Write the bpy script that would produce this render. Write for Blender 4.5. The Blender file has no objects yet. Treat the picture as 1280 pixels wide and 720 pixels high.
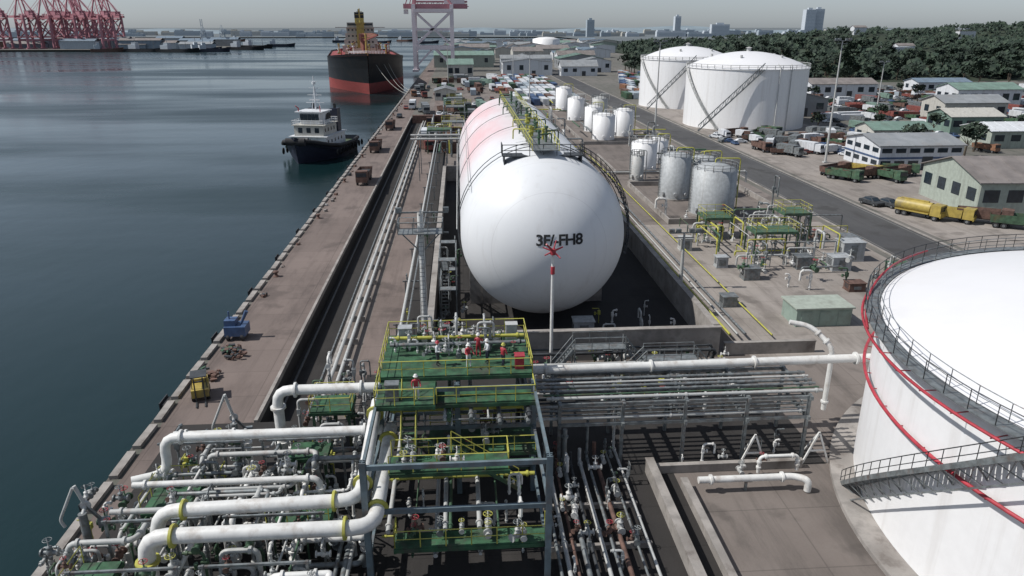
import bpy, math, random
from mathutils import Vector, Matrix
rnd=random.Random(11)
sc=bpy.context.scene
COL=sc.collection
sin,cos,pi=math.sin,math.cos,math.pi

# ------------------------------------------------------------ materials
def _mix(nt,fac,a,b):
    n=nt.nodes.new('ShaderNodeMix'); n.data_type='RGBA'
    for i,val in ((0,fac),(6,a),(7,b)):
        if isinstance(val,(int,float)): n.inputs[i].default_value=val
        elif isinstance(val,tuple): n.inputs[i].default_value=(val[0],val[1],val[2],1)
        else: nt.links.new(val,n.inputs[i])
    return n.outputs[2]
def _noise(nt,vec,scale,detail=4,rough=.6):
    n=nt.nodes.new('ShaderNodeTexNoise'); n.inputs['Scale'].default_value=scale
    n.inputs['Detail'].default_value=detail; n.inputs['Roughness'].default_value=rough
    nt.links.new(vec,n.inputs['Vector']); return n.outputs['Fac']
def _ramp(nt,fac,lo,hi):
    n=nt.nodes.new('ShaderNodeMapRange'); n.inputs[1].default_value=lo; n.inputs[2].default_value=hi
    n.interpolation_type='SMOOTHSTEP'
    nt.links.new(fac,n.inputs[0]); return n.outputs[0]
def _map(nt,vec,s):
    n=nt.nodes.new('ShaderNodeMapping'); n.inputs['Scale'].default_value=s
    nt.links.new(vec,n.inputs['Vector']); return n.outputs[0]
def _mul(nt,a,k):
    n=nt.nodes.new('ShaderNodeMath'); n.operation='MULTIPLY'
    nt.links.new(a,n.inputs[0])
    if isinstance(k,(int,float)): n.inputs[1].default_value=k
    else: nt.links.new(k,n.inputs[1])
    return n.outputs[0]
def mat(name,col,rough=.6,metal=0,var=.2,scale=1.5,dirt=None,damt=.4,dscale=.5,streak=False,bump=0,bscale=6):
    m=bpy.data.materials.new(name); m.use_nodes=True; nt=m.node_tree
    b=nt.nodes['Principled BSDF']
    tc=nt.nodes.new('ShaderNodeTexCoord'); vec=tc.outputs['Object']
    c0=tuple(max(0,c*(1-var)) for c in col); c1=tuple(min(1,c*(1+var)) for c in col)
    out=_mix(nt,_ramp(nt,_noise(nt,vec,scale),.3,.7),c0,c1)
    if dirt:
        v2=_map(nt,vec,(2.2,2.2,.12)) if streak else vec
        out=_mix(nt,_mul(nt,_ramp(nt,_noise(nt,v2,dscale,6,.65),.48,.72),damt),out,dirt)
    nt.links.new(out,b.inputs['Base Color'])
    b.inputs['Roughness'].default_value=rough; b.inputs['Metallic'].default_value=metal
    if bump:
        bn=nt.nodes.new('ShaderNodeBump'); bn.inputs['Strength'].default_value=bump; bn.inputs['Distance'].default_value=.05
        nt.links.new(_noise(nt,vec,bscale),bn.inputs['Height']); nt.links.new(bn.outputs[0],b.inputs['Normal'])
    return m
RUST=(.16,.07,.035); GRIME=(.12,.11,.10)
W =mat('white_tank_paint',(.76,.76,.76),.45,var=.02,dirt=(.50,.47,.44),damt=.3,dscale=.5,streak=True)
WR=mat('white_roof_paint',(.70,.70,.71),.5,var=.015,scale=.2,dirt=(.58,.57,.55),damt=.35,dscale=.12)
WP=mat('white_pipe_paint',(.64,.64,.62),.5,var=.08,dirt=(.30,.24,.19),damt=.5,dscale=1.2)
WG=mat('grey_white_paint',(.42,.43,.42),.55,var=.15,dirt=RUST,damt=.4,dscale=1.5)
SIL=mat('galvanised_steel',(.20,.22,.225),.5,.4,var=.3,scale=2,dirt=RUST,damt=.45,dscale=1.7)
ALU=mat('aluminium_cladding',(.38,.40,.41),.6,.15,var=.12,scale=2,dirt=(.2,.19,.18),damt=.5,streak=True,dscale=.9)
DKS=mat('dark_steel',(.05,.055,.06),.6,.2,var=.3)
YEL=mat('yellow_rail_paint',(.40,.39,.075),.55,var=.15,dirt=RUST,damt=.4)
GRN=mat('green_deck_paint',(.028,.085,.042),.75,var=.45,scale=1.4,dirt=(.06,.055,.045),damt=.9,dscale=.8)
GRS=mat('green_steel_paint',(.055,.11,.065),.55,var=.3,dirt=RUST,damt=.5)
BLS=mat('blue_grey_steel_paint',(.12,.16,.18),.55,var=.2,dirt=RUST,damt=.5)
RED=mat('red_paint',(.36,.035,.05),.5,var=.2,dirt=(.12,.03,.03),damt=.4)
VRD=mat('dull_red_vehicle_paint',(.20,.06,.05),.6,var=.25,dirt=GRIME,damt=.5)
PNK=mat('faded_red_crane_paint',(.40,.18,.21),.6,var=.15)
PNW=mat('pale_crane_paint',(.66,.60,.63),.6,var=.1)
CON=mat('concrete_grey',(.28,.26,.24),.85,var=.25,scale=.8,dirt=(.09,.075,.065),damt=.8,dscale=.4,bump=.3)
COD=mat('dark_concrete',(.10,.09,.08),.85,var=.3,scale=.8,dirt=(.03,.03,.03),damt=.7,dscale=.3,bump=.3)
BRN=mat('rusty_steel',(.12,.07,.055),.8,var=.35)
BLK=mat('black_rubber',(.02,.02,.022),.8,var=.3)
BLU=mat('blue_paint',(.05,.09,.18),.5,var=.2,dirt=GRIME)
ORG=mat('orange_paint',(.24,.12,.07),.6,var=.2,dirt=GRIME,damt=.5)
YVL=mat('yellow_vehicle_paint',(.38,.29,.07),.5,var=.15,dirt=GRIME,damt=.6)
GLS=mat('dark_glass',(.02,.03,.04),.12,var=.2)
NAV=mat('navy_hull_paint',(.018,.022,.04),.45,var=.2)
HBK=mat('black_hull_paint',(.012,.013,.016),.5,var=.3,dirt=(.06,.04,.03),damt=.4,dscale=.15,streak=True)
HRD=mat('red_hull_paint',(.28,.055,.05),.6,var=.15,dirt=(.14,.05,.04),damt=.4,dscale=.2)
RFG=mat('grey_roof_sheet',(.25,.265,.275),.6,var=.15,scale=.3,dirt=(.13,.10,.08),damt=.5,dscale=.15)
RFB=mat('blue_roof_sheet',(.15,.2,.25),.6,var=.15,scale=.3,dirt=GRIME)
RFN=mat('green_roof_sheet',(.16,.24,.20),.6,var=.15,scale=.3,dirt=GRIME)
RFD=mat('brown_roof_sheet',(.19,.17,.16),.7,var=.2,scale=.3)
WLC=mat('cream_wall',(.44,.43,.39),.75,var=.08,dirt=(.2,.18,.15),streak=True)
WLN=mat('pale_green_wall',(.33,.37,.32),.75,var=.1,dirt=(.14,.13,.11),streak=True)
WLW=mat('white_wall',(.58,.6,.62),.7,var=.06,dirt=(.25,.23,.2),streak=True)
SHG=mat('pale_shed_green',(.24,.31,.27),.7,var=.12,scale=.6,dirt=(.15,.15,.13),damt=.5)
HZ1=mat('pale_hazed_wall',(.46,.50,.54),.8,var=.08)  # distance haze is mixed into this pale bluish base colour
HZ2=mat('grey_hazed_wall',(.32,.37,.41),.8,var=.15)  # greyish blue carries the distance haze in the colour itself
TRK=mat('tree_bark',(.07,.055,.04),.9)
SKN=mat('skin',(.30,.17,.11),.6,var=.1)
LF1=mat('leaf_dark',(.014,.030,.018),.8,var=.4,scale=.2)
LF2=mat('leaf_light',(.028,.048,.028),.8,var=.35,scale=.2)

def bullet_mat():
    m=bpy.data.materials.new('white_bullet_tank_paint'); m.use_nodes=True; nt=m.node_tree; b=nt.nodes['Principled BSDF']
    tc=nt.nodes.new('ShaderNodeTexCoord'); vec=tc.outputs['Object']
    base=_mix(nt,_noise(nt,vec,.4),(.62,.64,.66),(.68,.69,.70))
    st=_ramp(nt,_noise(nt,_map(nt,vec,(1.5,1.5,.12)),.6,6,.65),.5,.75)
    base=_mix(nt,_mul(nt,st,.25),base,(.42,.40,.38))
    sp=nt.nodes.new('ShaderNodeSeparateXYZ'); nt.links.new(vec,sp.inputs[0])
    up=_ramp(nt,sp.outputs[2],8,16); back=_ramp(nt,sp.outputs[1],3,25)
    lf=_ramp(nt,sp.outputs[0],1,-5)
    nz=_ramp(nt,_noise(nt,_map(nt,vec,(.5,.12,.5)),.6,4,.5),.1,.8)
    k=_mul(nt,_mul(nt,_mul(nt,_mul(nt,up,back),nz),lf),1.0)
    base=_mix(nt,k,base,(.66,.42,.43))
    w=nt.nodes.new('ShaderNodeMath'); w.operation='PINGPONG'; w.inputs[1].default_value=1.6
    nt.links.new(sp.outputs[1],w.inputs[0])
    seam=_ramp(nt,w.outputs[0],.04,.0)
    base=_mix(nt,_mul(nt,seam,.3),base,(.35,.35,.36))
    nt.links.new(base,b.inputs['Base Color']); b.inputs['Roughness'].default_value=.5
    return m
WB=bullet_mat()

def ground_mat(name,c0,c1,c2,slab=None,rough=.9,pscale=.04):
    m=bpy.data.materials.new(name); m.use_nodes=True; nt=m.node_tree; b=nt.nodes['Principled BSDF']
    tc=nt.nodes.new('ShaderNodeTexCoord'); vec=tc.outputs['Object']
    a=_mix(nt,_ramp(nt,_noise(nt,vec,pscale,8,.65),.35,.65),c0,c1)
    a=_mix(nt,_mul(nt,_ramp(nt,_noise(nt,_map(nt,vec,(1,.25,1)),.35,8,.7),.45,.7),.8),a,c2)
    a=_mix(nt,_mul(nt,_ramp(nt,_noise(nt,_map(nt,vec,(2.5,.08,1)),.5,5,.7),.5,.75),.5),a,c2)
    a=_mix(nt,_mul(nt,_ramp(nt,_noise(nt,vec,.16,5,.55),.56,.66),.55),a,tuple(x*.6 for x in c2))
    a=_mix(nt,_mul(nt,_noise(nt,vec,5,6,.8),.35),a,tuple(x*.55 for x in c0))
    if slab:
        br=nt.nodes.new('ShaderNodeTexBrick'); br.inputs['Scale'].default_value=1
        br.inputs['Brick Width'].default_value=slab; br.inputs['Row Height'].default_value=slab*.8
        br.inputs['Mortar Size'].default_value=.05; br.offset=0
        br.inputs['Color1'].default_value=(1,1,1,1); br.inputs['Color2'].default_value=(.8,.8,.8,1); br.inputs['Mortar'].default_value=(.5,.5,.5,1)
        nt.links.new(vec,br.inputs['Vector'])
        n=nt.nodes.new('ShaderNodeMix'); n.data_type='RGBA'; n.blend_type='MULTIPLY'; n.inputs[0].default_value=.55
        nt.links.new(a,n.inputs[6]); nt.links.new(br.outputs['Color'],n.inputs[7]); a=n.outputs[2]
    nt.links.new(a,b.inputs['Base Color']); b.inputs['Roughness'].default_value=rough
    bn=nt.nodes.new('ShaderNodeBump'); bn.inputs['Strength'].default_value=.4; bn.inputs['Distance'].default_value=.05
    nt.links.new(_noise(nt,vec,3,8,.7),bn.inputs['Height']); nt.links.new(bn.outputs[0],b.inputs['Normal'])
    return m
G_Q=ground_mat('quay_concrete',(.165,.13,.115),(.22,.175,.155),(.10,.078,.07),6)
G_Y=ground_mat('yard_concrete',(.165,.14,.125),(.225,.195,.175),(.09,.078,.07),7)
G_L=ground_mat('light_concrete',(.27,.24,.215),(.35,.315,.285),(.17,.148,.13),6)
G_D=ground_mat('shaded_bund_floor',(.024,.022,.021),(.038,.034,.032),(.016,.014,.013),5)  # tank shadow and recess shade are put into this near-black floor colour
G_A=ground_mat('asphalt',(.06,.06,.063),(.085,.085,.085),(.046,.044,.042))
G_F=ground_mat('far_ground',(.13,.125,.11),(.18,.165,.15),(.08,.088,.068),None,.95,.01)
G_H=ground_mat('hill_ground',(.018,.03,.015),(.026,.042,.018),(.026,.03,.018),None,.95,.02)
G_Z=ground_mat('hazed_coast_ground',(.12,.14,.15),(.15,.17,.18),(.10,.12,.12),None,.95,.004)  # bluish ground tone with distance haze painted in
FADE=ground_mat('faded_road_paint',(.18,.18,.165),(.26,.26,.24),(.08,.08,.08))

def water_mat():
    m=bpy.data.materials.new('sea_water'); m.use_nodes=True; nt=m.node_tree; b=nt.nodes['Principled BSDF']
    tc=nt.nodes.new('ShaderNodeTexCoord'); vec=tc.outputs['Object']
    a=_mix(nt,_ramp(nt,_noise(nt,_map(nt,vec,(1,.35,1)),.012,4),.3,.7),(.004,.017,.019),(.008,.025,.027))
    nt.links.new(a,b.inputs['Base Color'])
    rr=nt.nodes.new('ShaderNodeMapRange'); rr.inputs[3].default_value=.10; rr.inputs[4].default_value=.36
    nt.links.new(_ramp(nt,_noise(nt,_map(nt,vec,(.25,1,1)),.012,5),.35,.65),rr.inputs[0]); nt.links.new(rr.outputs[0],b.inputs['Roughness'])
    b.inputs['IOR'].default_value=1.33
    n1=_noise(nt,_map(nt,vec,(1,.6,1)),.3,5,.6); n2=_noise(nt,_map(nt,vec,(.6,1,1)),.05,3,.5)
    ad=nt.nodes.new('ShaderNodeMath'); ad.operation='MULTIPLY_ADD'; nt.links.new(n2,ad.inputs[0]); ad.inputs[1].default_value=1.5; nt.links.new(n1,ad.inputs[2])
    bn=nt.nodes.new('ShaderNodeBump'); bn.inputs['Strength'].default_value=.22; bn.inputs['Distance'].default_value=.22
    nt.links.new(ad.outputs[0],bn.inputs['Height']); nt.links.new(bn.outputs[0],b.inputs['Normal'])
    return m
WAT=water_mat()

# ------------------------------------------------------------ mesh builder
class MB:
    def __init__(s): s.v=[];s.f=[];s.m=[];s.s=[]
    def add(s,vs,fs,m=0,sm=False):
        o=len(s.v); s.v.extend([tuple(p) for p in vs])
        for f in fs: s.f.append(tuple(i+o for i in f)); s.m.append(m); s.s.append(sm)
        return s
    def bx(s,x0,x1,y0,y1,z0,z1,m=0):
        vs=[(x,y,z) for z in (z0,z1) for y in (y0,y1) for x in (x0,x1)]
        return s.add(vs,[(0,2,3,1),(4,5,7,6),(0,1,5,4),(2,6,7,3),(0,4,6,2),(1,3,7,5)],m)
    def box(s,c,d,rz=0,m=0):
        a,b=cos(rz),sin(rz); vs=[]
        for z in (-.5,.5):
            for y in (-.5,.5):
                for x in (-.5,.5):
                    X,Y=x*d[0],y*d[1]; vs.append((c[0]+X*a-Y*b,c[1]+X*b+Y*a,c[2]+z*d[2]))
        return s.add(vs,[(0,2,3,1),(4,5,7,6),(0,1,5,4),(2,6,7,3),(0,4,6,2),(1,3,7,5)],m)
    def beam(s,p0,p1,w,h=None,m=0):
        h=h or w; p0=Vector(p0);p1=Vector(p1); t=(p1-p0)
        if t.length<1e-6: return s
        t.normalize(); up=Vector((0,0,1)) if abs(t.z)<.95 else Vector((0,1,0))
        a=t.cross(up).normalized(); b=a.cross(t).normalized()
        vs=[]
        for p in (p0,p1):
            for i,j in ((-1,-1),(1,-1),(1,1),(-1,1)): vs.append(p+a*i*w/2+b*j*h/2)
        return s.add(vs,[(0,1,2,3),(7,6,5,4),(0,4,5,1),(1,5,6,2),(2,6,7,3),(3,7,4,0)],m)
    def cyl(s,p0,p1,r0,r1=None,n=12,m=0,cap=True):
        r1=r0 if r1 is None else r1
        p0=Vector(p0);p1=Vector(p1); t=(p1-p0)
        if t.length<1e-6: return s
        t.normalize(); up=Vector((0,0,1)) if abs(t.z)<.95 else Vector((1,0,0))
        a=t.cross(up).normalized(); b=a.cross(t)
        vs=[]
        for p,r in ((p0,r0),(p1,r1)):
            for i in range(n): q=2*pi*i/n; vs.append(p+a*cos(q)*r+b*sin(q)*r)
        s.add(vs,[(i,(i+1)%n,(i+1)%n+n,i+n) for i in range(n)],m,n>5)
        if cap: s.add(vs[:n],[tuple(range(n))[::-1]],m); s.add(vs[n:],[tuple(range(n))],m)
        return s
    def tube(s,pts,r,n=10,m=0,br=None,k=4):
        P=[Vector(p) for p in pts]
        if br:
            Q=[P[0]]
            for i in range(1,len(P)-1):
                a=P[i-1]-P[i];b=P[i+1]-P[i]; d=min(br,a.length*.48,b.length*.48)
                A=P[i]+a.normalized()*d;B=P[i]+b.normalized()*d
                for j in range(k+1):
                    t=j/k; Q.append(A*(1-t)**2+P[i]*2*t*(1-t)+B*t*t)
            Q.append(P[-1]); P=Q
        vs=[];N=None
        for i,p in enumerate(P):
            if i==0:T=P[1]-P[0]
            elif i==len(P)-1:T=P[-1]-P[-2]
            else:T=(P[i+1]-P[i]).normalized()+(P[i]-P[i-1]).normalized()
            T.normalize()
            if N is None: N=T.orthogonal()
            N=N-T*N.dot(T)
            if N.length<1e-5:N=T.orthogonal()
            N.normalize();B=T.cross(N)
            for j in range(n): q=2*pi*j/n; vs.append(p+N*cos(q)*r+B*sin(q)*r)
        fs=[]
        for i in range(len(P)-1):
            for j in range(n): a=i*n+j;b=i*n+(j+1)%n; fs.append((a,b,b+n,a+n))
        s.add(vs,fs,m,True)
        s.add(vs[:n],[tuple(range(n))[::-1]],m); s.add(vs[-n:],[tuple(range(n))],m)
        return s
    def rev(s,c,prof,n=48,m=0,sm=True,a0=0,a1=2*pi):
        full=abs(a1-a0-2*pi)<1e-4; N=n if full else n+1; vs=[]
        for r,z in prof:
            for i in range(N): q=a0+(a1-a0)*i/n; vs.append((c[0]+r*cos(q),c[1]+r*sin(q),c[2]+z))
        fs=[]
        for k in range(len(prof)-1):
            for i in range(n):
                j=(i+1)%N; fs.append((k*N+i,k*N+j,(k+1)*N+j,(k+1)*N+i))
        return s.add(vs,fs,m,sm)
    def rail(s,pts,h=1.1,sp=1.5,r=.035,m=0,mid=True):
        P=[Vector(p) for p in pts]; up=Vector((0,0,h))
        for a,b in zip(P[:-1],P[1:]):
            L=(b-a).length; n=max(1,int(round(L/sp)))
            for i in range(n+1):
                p=a+(b-a)*i/n; s.cyl(p,p+up,r,n=4,m=m,cap=False)
            s.cyl(a+up,b+up,r,n=4,m=m,cap=False)
            if mid: s.cyl(a+up*.5,b+up*.5,r*.85,n=4,m=m,cap=False)
        return s
    def stair(s,p0,p1,w,m=0,rm=0,r=.035):
        p0=Vector(p0);p1=Vector(p1); d=p1-p0; hd=Vector((d.x,d.y,0)).normalized(); sd=Vector((-hd.y,hd.x,0))*w/2
        for q in (sd,-sd):
            s.beam(p0+q,p1+q,.08,.25,m); s.rail([p0+q,p1+q],1.0,1.5,r,rm)
        n=max(2,int(abs(d.z)/.25))
        for i in range(n+1):
            p=p0+d*i/n; s.beam(p-sd,p+sd,.25,.05,m)
        return s
    def flange(s,p,ax,r,m=0):
        p=Vector(p);ax=Vector(ax).normalized(); return s.cyl(p-ax*.07,p+ax*.07,r*1.5,n=12,m=m)
    def mesh(s,name,mats,off=(0,0,0)):
        me=bpy.data.meshes.new(name); o=off
        me.from_pydata([(a-o[0],b-o[1],c-o[2]) for a,b,c in s.v],[],s.f)
        for mm in mats: me.materials.append(mm)
        me.polygons.foreach_set('material_index',s.m); me.polygons.foreach_set('use_smooth',s.s)
        me.update(); return me
def mats_(m): return m if isinstance(m,(list,tuple)) else [m]
def thing(name,label,cat,loc=(0,0,0),group=None,rz=0):
    e=bpy.data.objects.new(name,None); e.empty_display_size=.5; e.location=loc; e.rotation_euler=(0,0,rz); COL.objects.link(e)
    e['label']=label; e['category']=cat
    if group: e['group']=group
    return e
def part(par,name,mb,mats,world=True,label=None):
    off=Vector((0,0,0)); q=par
    while q is not None: off+=Vector(q.location); q=q.parent
    ob=bpy.data.objects.new(name,mb.mesh(name,mats_(mats),off if world else (0,0,0)))
    ob.parent=par; COL.objects.link(ob)
    if label: ob['label']=label
    return ob
def single(name,mb,mats,label,cat,loc=(0,0,0),group=None,rz=0,world=True):
    ob=bpy.data.objects.new(name,mb.mesh(name,mats_(mats),loc if world else (0,0,0)))
    ob.location=loc; ob.rotation_euler=(0,0,rz); COL.objects.link(ob); ob['label']=label; ob['category']=cat
    if group: ob['group']=group
    return ob
def struct(name,mb,mats):
    ob=bpy.data.objects.new(name,mb.mesh(name,mats_(mats))); COL.objects.link(ob); ob['kind']='structure'; return ob
def clone(src,loc,rz=0,label=None,group=None,sc_=None):
    c=src.copy(); c.location=loc; c.rotation_euler=(0,0,rz); COL.objects.link(c)
    if sc_: c.scale=(sc_,)*3 if isinstance(sc_,(int,float)) else sc_
    if label: c['label']=label
    if group: c['group']=group
    def rec(s,d):
        for ch in s.children:
            k=ch.copy(); k.parent=d; COL.objects.link(k); rec(ch,k)
    rec(src,c)
    return c
def lite(t):
    """one-mesh version of a small prototype for copies too small to show parts"""
    m=MB(); mats=[]
    for ch in t.children_recursive:
        me=ch.data
        base=len(mats); mats+=list(me.materials); o=len(m.v)
        m.v+= [tuple(v.co) for v in me.vertices]
        for p in me.polygons: m.f.append(tuple(i+o for i in p.vertices)); m.m.append(base+p.material_index); m.s.append(p.use_smooth)
    return single(t.name.split('.')[0],m,mats,t['label'],t['category'],(0,0,-97),t.get('group'),world=False)

# ------------------------------------------------------------ camera / light
cam=bpy.data.cameras.new('camera'); cam.lens=25.7; cam.sensor_width=36; cam.clip_end=40000; cam.clip_start=.5
co=bpy.data.objects.new('camera',cam); COL.objects.link(co); co.location=(0,0,30)
co.rotation_euler=(math.radians(90-19.7),0,math.radians(-4.0)); sc.camera=co
SUN=Vector((-.64,-.02,.76)).normalized()
el=math.asin(SUN.z)
w=bpy.data.worlds.new('World'); sc.world=w; w.use_nodes=True; nt=w.node_tree
bg=nt.nodes['Background']; sky=nt.nodes.new('ShaderNodeTexSky'); sky.sky_type='NISHITA'; sky.sun_disc=False
sky.sun_elevation=el; sky.sun_rotation=math.atan2(SUN.x,SUN.y); sky.dust_density=.6; sky.air_density=1.0; sky.ozone_density=2.0; sky.altitude=0
hs=nt.nodes.new('ShaderNodeHueSaturation'); hs.inputs['Saturation'].default_value=.38; nt.links.new(sky.outputs[0],hs.inputs['Color'])
tint=nt.nodes.new('ShaderNodeMix'); tint.data_type='RGBA'; tint.blend_type='MULTIPLY'; tint.inputs[0].default_value=1
nt.links.new(hs.outputs[0],tint.inputs[6]); tint.inputs[7].default_value=(.88,.97,1.10,1)
nt.links.new(tint.outputs[2],bg.inputs[0]); bg.inputs[1].default_value=.088
sl=bpy.data.lights.new('sun','SUN'); sl.energy=4.4; sl.angle=math.radians(.5); sl.color=(1,.965,.92)
so=bpy.data.objects.new('sun',sl); COL.objects.link(so); so.rotation_euler=SUN.to_track_quat('Z','Y').to_euler()
sc.view_settings.view_transform='Standard'; sc.view_settings.look='None'; sc.view_settings.exposure=0

# ------------------------------------------------------------ setting
QX=-25.0
g=MB()
def q(mb,x0,x1,y0,y1,z,m=0): mb.add([(x0,y0,z),(x1,y0,z),(x1,y1,z),(x0,y1,z)],[(0,1,2,3)],m)
T0,T1,TY0,TY1=-16.8,-12.6,53,262
q(g,QX,T0,-80,1500,0); q(g,T0,T1,-80,TY0,0); q(g,T0,T1,TY1,1500,0); q(g,T1,2600,-80,1500,0)
q(g,T0,T1,TY0,TY1,-1.8,1)
g.add([(T0,TY0,0),(T0,TY1,0),(T0,TY1,-1.8),(T0,TY0,-1.8)],[(0,3,2,1)],1)
g.add([(T1,TY0,0),(T1,TY1,0),(T1,TY1,-1.8),(T1,TY0,-1.8)],[(0,1,2,3)],1)
g.add([(T0,TY0,0),(T1,TY0,0),(T1,TY0,-1.8),(T0,TY0,-1.8)],[(0,1,2,3)],1)
g.add([(T0,TY1,0),(T1,TY1,0),(T1,TY1,-1.8),(T0,TY1,-1.8)],[(3,2,1,0)],1)
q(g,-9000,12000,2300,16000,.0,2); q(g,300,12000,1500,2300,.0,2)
q(g,-3000,-345,1080,1330,0,0); g.add([(-3000,1080,0),(-345,1080,0),(-345,1080,-6),(-3000,1080,-6)],[(0,3,2,1)],1)
g.add([(-345,1080,0),(-345,1330,0),(-345,1330,-6),(-345,1080,-6)],[(0,3,2,1)],1)
g.add([(-25,1500,0),(300,1500,0),(300,1500,-6),(-25,1500,-6)],[(0,1,2,3)],1)
struct('ground',g,[G_F,G_D,G_Z])
wm=MB(); q(wm,-12000,12000,-300,12000,-2.5); struct('water',wm,WAT)
s=MB(); q(s,QX+.6,T0-.3,-80,900,.004); struct('quay_road',s,G_Q)
s=MB(); q(s,T1+.3,58,-80,400,.004); struct('yard_pavement',s,G_Y)
s=MB(); q(s,-10.2,-6.9,60,400,.008); struct('pipe_corridor_pavement',s,G_Q)
s=MB(); q(s,71.5,112,60,300,.004); q(s,27.5,58,62,112,.008); struct('concrete_apron',s,G_L)
s=MB(); q(s,59.5,70,-40,700,.004); struct('road',s,G_A)
s=MB()
for x in (60.1,69.3): s.bx(x,x+.13,40,420,.006,.010)
struct('road_marking',s,FADE)
for x in (59.2,70.0):
    s=MB(); s.bx(x,x+.3,-40,500,0,.14); struct('kerb',s,CON)
for x0,x1 in ((T0-.28,T0+.02),(T1-.02,T1+.28)):
    s=MB(); s.bx(x0,x1,TY0,TY1,-.3,.22); struct('trench_kerb',s,CON)
s=MB(); s.bx(QX-.35,QX+.02,-80,1500,-9,-.02); single('quay_wall',s,COD,'weathered concrete quay wall dropping into the dark water','quay wall',(QX,0,0))
kb=MB(); kb.bx(-.3,.3,-1.6,1.6,0,.3); kb.bx(-.33,-.302,-1.5,1.5,.02,.2)
kp=single('quay_kerb_block',kb,CON,'low concrete kerb block along the quay edge','kerb block',(QX+.15,20,0),'kerb blocks along the quay edge',world=False)
for i in range(1,95):
    clone(kp,(QX+.15+rnd.uniform(-.05,.05),20+i*3.9,0),rnd.uniform(-.02,.02))
def fenderp():
    t=thing('quay_fender','black rubber fender hanging on the quay wall','fender',(QX-.36,44,-1.4),'fenders along the quay wall')
    m=MB(); m.bx(-.65,0,-.8,.8,-1,1); part(t,'rubber_pad',m,BLK,False)
    m=MB(); m.bx(-.75,-.66,-.9,.9,-1.1,1.2); part(t,'face_panel',m,DKS,False); return t
fp=fenderp()
for i in range(1,24): clone(fp,(QX-.36,44+i*14,-1.4))
def bollardp():
    m=MB(); m.rev((0,0,0),[(.4,0),(.4,.08),(.22,.14),(.19,.45),(.36,.55),(.38,.65),(.25,.75),(.01,.77)],14)
    return single('mooring_bollard',m,BRN,'rusty mooring bollard on the quay edge','bollard',(QX+1.2,60,0),'bollards along the quay',world=False)
bp=bollardp()
for i in range(1,12): clone(bp,(QX+1.2,60+i*30,0))

# ------------------------------------------------------------ horizontal bullet tank
BX,BZ,BR,BY0,BY1=8.3,9.7,8.5,73.7,132
bt=thing('storage_tank','huge white horizontal pressure tank with rounded ends and top walkway','storage tank',(BX,BY0,0))
m=MB(); prof=[]
K=20
for i in range(K+1): a=pi/2*i/K; prof.append((BR*sin(a),BY0-BR*cos(a)))
for i in range(1,19): prof.append((BR,BY0+(BY1-BY0)*i/18))
for i in range(1,K+1): a=pi/2*i/K; prof.append((BR*cos(a),BY1+BR*sin(a)*.8))
N=96; vs=[];fs=[]
for r,y in prof:
    r=max(r,.02)
    for i in range(N): a=2*pi*i/N; vs.append((BX+r*cos(a),y,BZ+r*sin(a)))
for k in range(len(prof)-1):
    for i in range(N): j=(i+1)%N; fs.append((k*N+i,k*N+j,(k+1)*N+j,(k+1)*N+i))
m.add(vs,fs,0,True); part(bt,'shell',m,WB)
for y in (79,92,105,118,130):
    m=MB(); m.bx(BX-6.2,BX+6.2,y-.6,y+.6,0,BZ-6.2); m.bx(BX-7.6,BX-6.21,y-.5,y+.5,0,BZ-4.4); m.bx(BX+6.21,BX+7.6,y-.5,y+.5,0,BZ-4.4)
    part(bt,'saddle',m,CON)
for y in (75.2,77.5,92,106,120):
    m=MB(); m.tube([(BX+(BR+.28)*cos(a),y,BZ+(BR+.28)*sin(a)) for a in [math.radians(-30+240*i/40) for i in range(41)]],.045,6)
    part(bt,'spray_hoop_pipe',m,DKS if y<80 else SIL)
for a in (math.radians(148),math.radians(176)):
    m=MB(); x,z=BX+(BR+.4)*cos(a),BZ+(BR+.4)*sin(a); m.tube([(x,BY0-.5,z),(x,BY1,z)],.05,6); part(bt,'spray_header_pipe',m,WG)
zt=BZ+BR+.35
m=MB(); m.bx(BX-1.3,BX+1.3,BY0-2.5,BY1-2,zt,zt+.08)
for y in range(76,132,4): m.bx(BX-1.2,BX+1.2,y,y+.15,zt-.4,zt-.002)
wk=part(bt,'walkway',m,SIL)
m=MB()
for x in (BX-1.3,BX+1.3): m.rail([(x,BY0-2.5,zt),(x,BY1-2,zt)],1.0,2,.035)
part(wk,'railing',m,YEL)
m=MB(); m.bx(BX-4.2,BX+3.9,BY0-1.6,BY0+.4,BZ+BR-.35,BZ+BR-.27)
for x in (-4,-2.4,2.2,3.7): m.bx(BX+x-.06,BX+x+.06,BY0-1.5,BY0+.3,BZ+BR-1.5 if abs(x)>3 else BZ+BR-.8,BZ+BR-.36)
pf=part(bt,'platform',m,DKS)
m=MB(); zf=BZ+BR-.27; m.rail([(BX-4.2,BY0+.4,zf),(BX-4.2,BY0-1.6,zf),(BX+3.9,BY0-1.6,zf),(BX+3.9,BY0+.4,zf)],1.1,1.3,.04); part(pf,'railing',m,DKS)
m=MB(); pts=[]
for i in range(20):
    a=math.radians(66-i*4.2); pts.append(Vector((BX+(BR+.45)*cos(a),BY0-.5-i*.02,BZ+(BR+.45)*sin(a))))
for dy in (-.35,.35):
    o=Vector((0,dy,0)); m.tube([p+o for p in pts],.05,4); m.rail([p+o for p in pts],.9,2,.03)
for p in pts: m.beam(p-Vector((0,.35,0)),p+Vector((0,.35,0)),.25,.05)
part(bt,'curved_stair',m,DKS)
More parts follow.
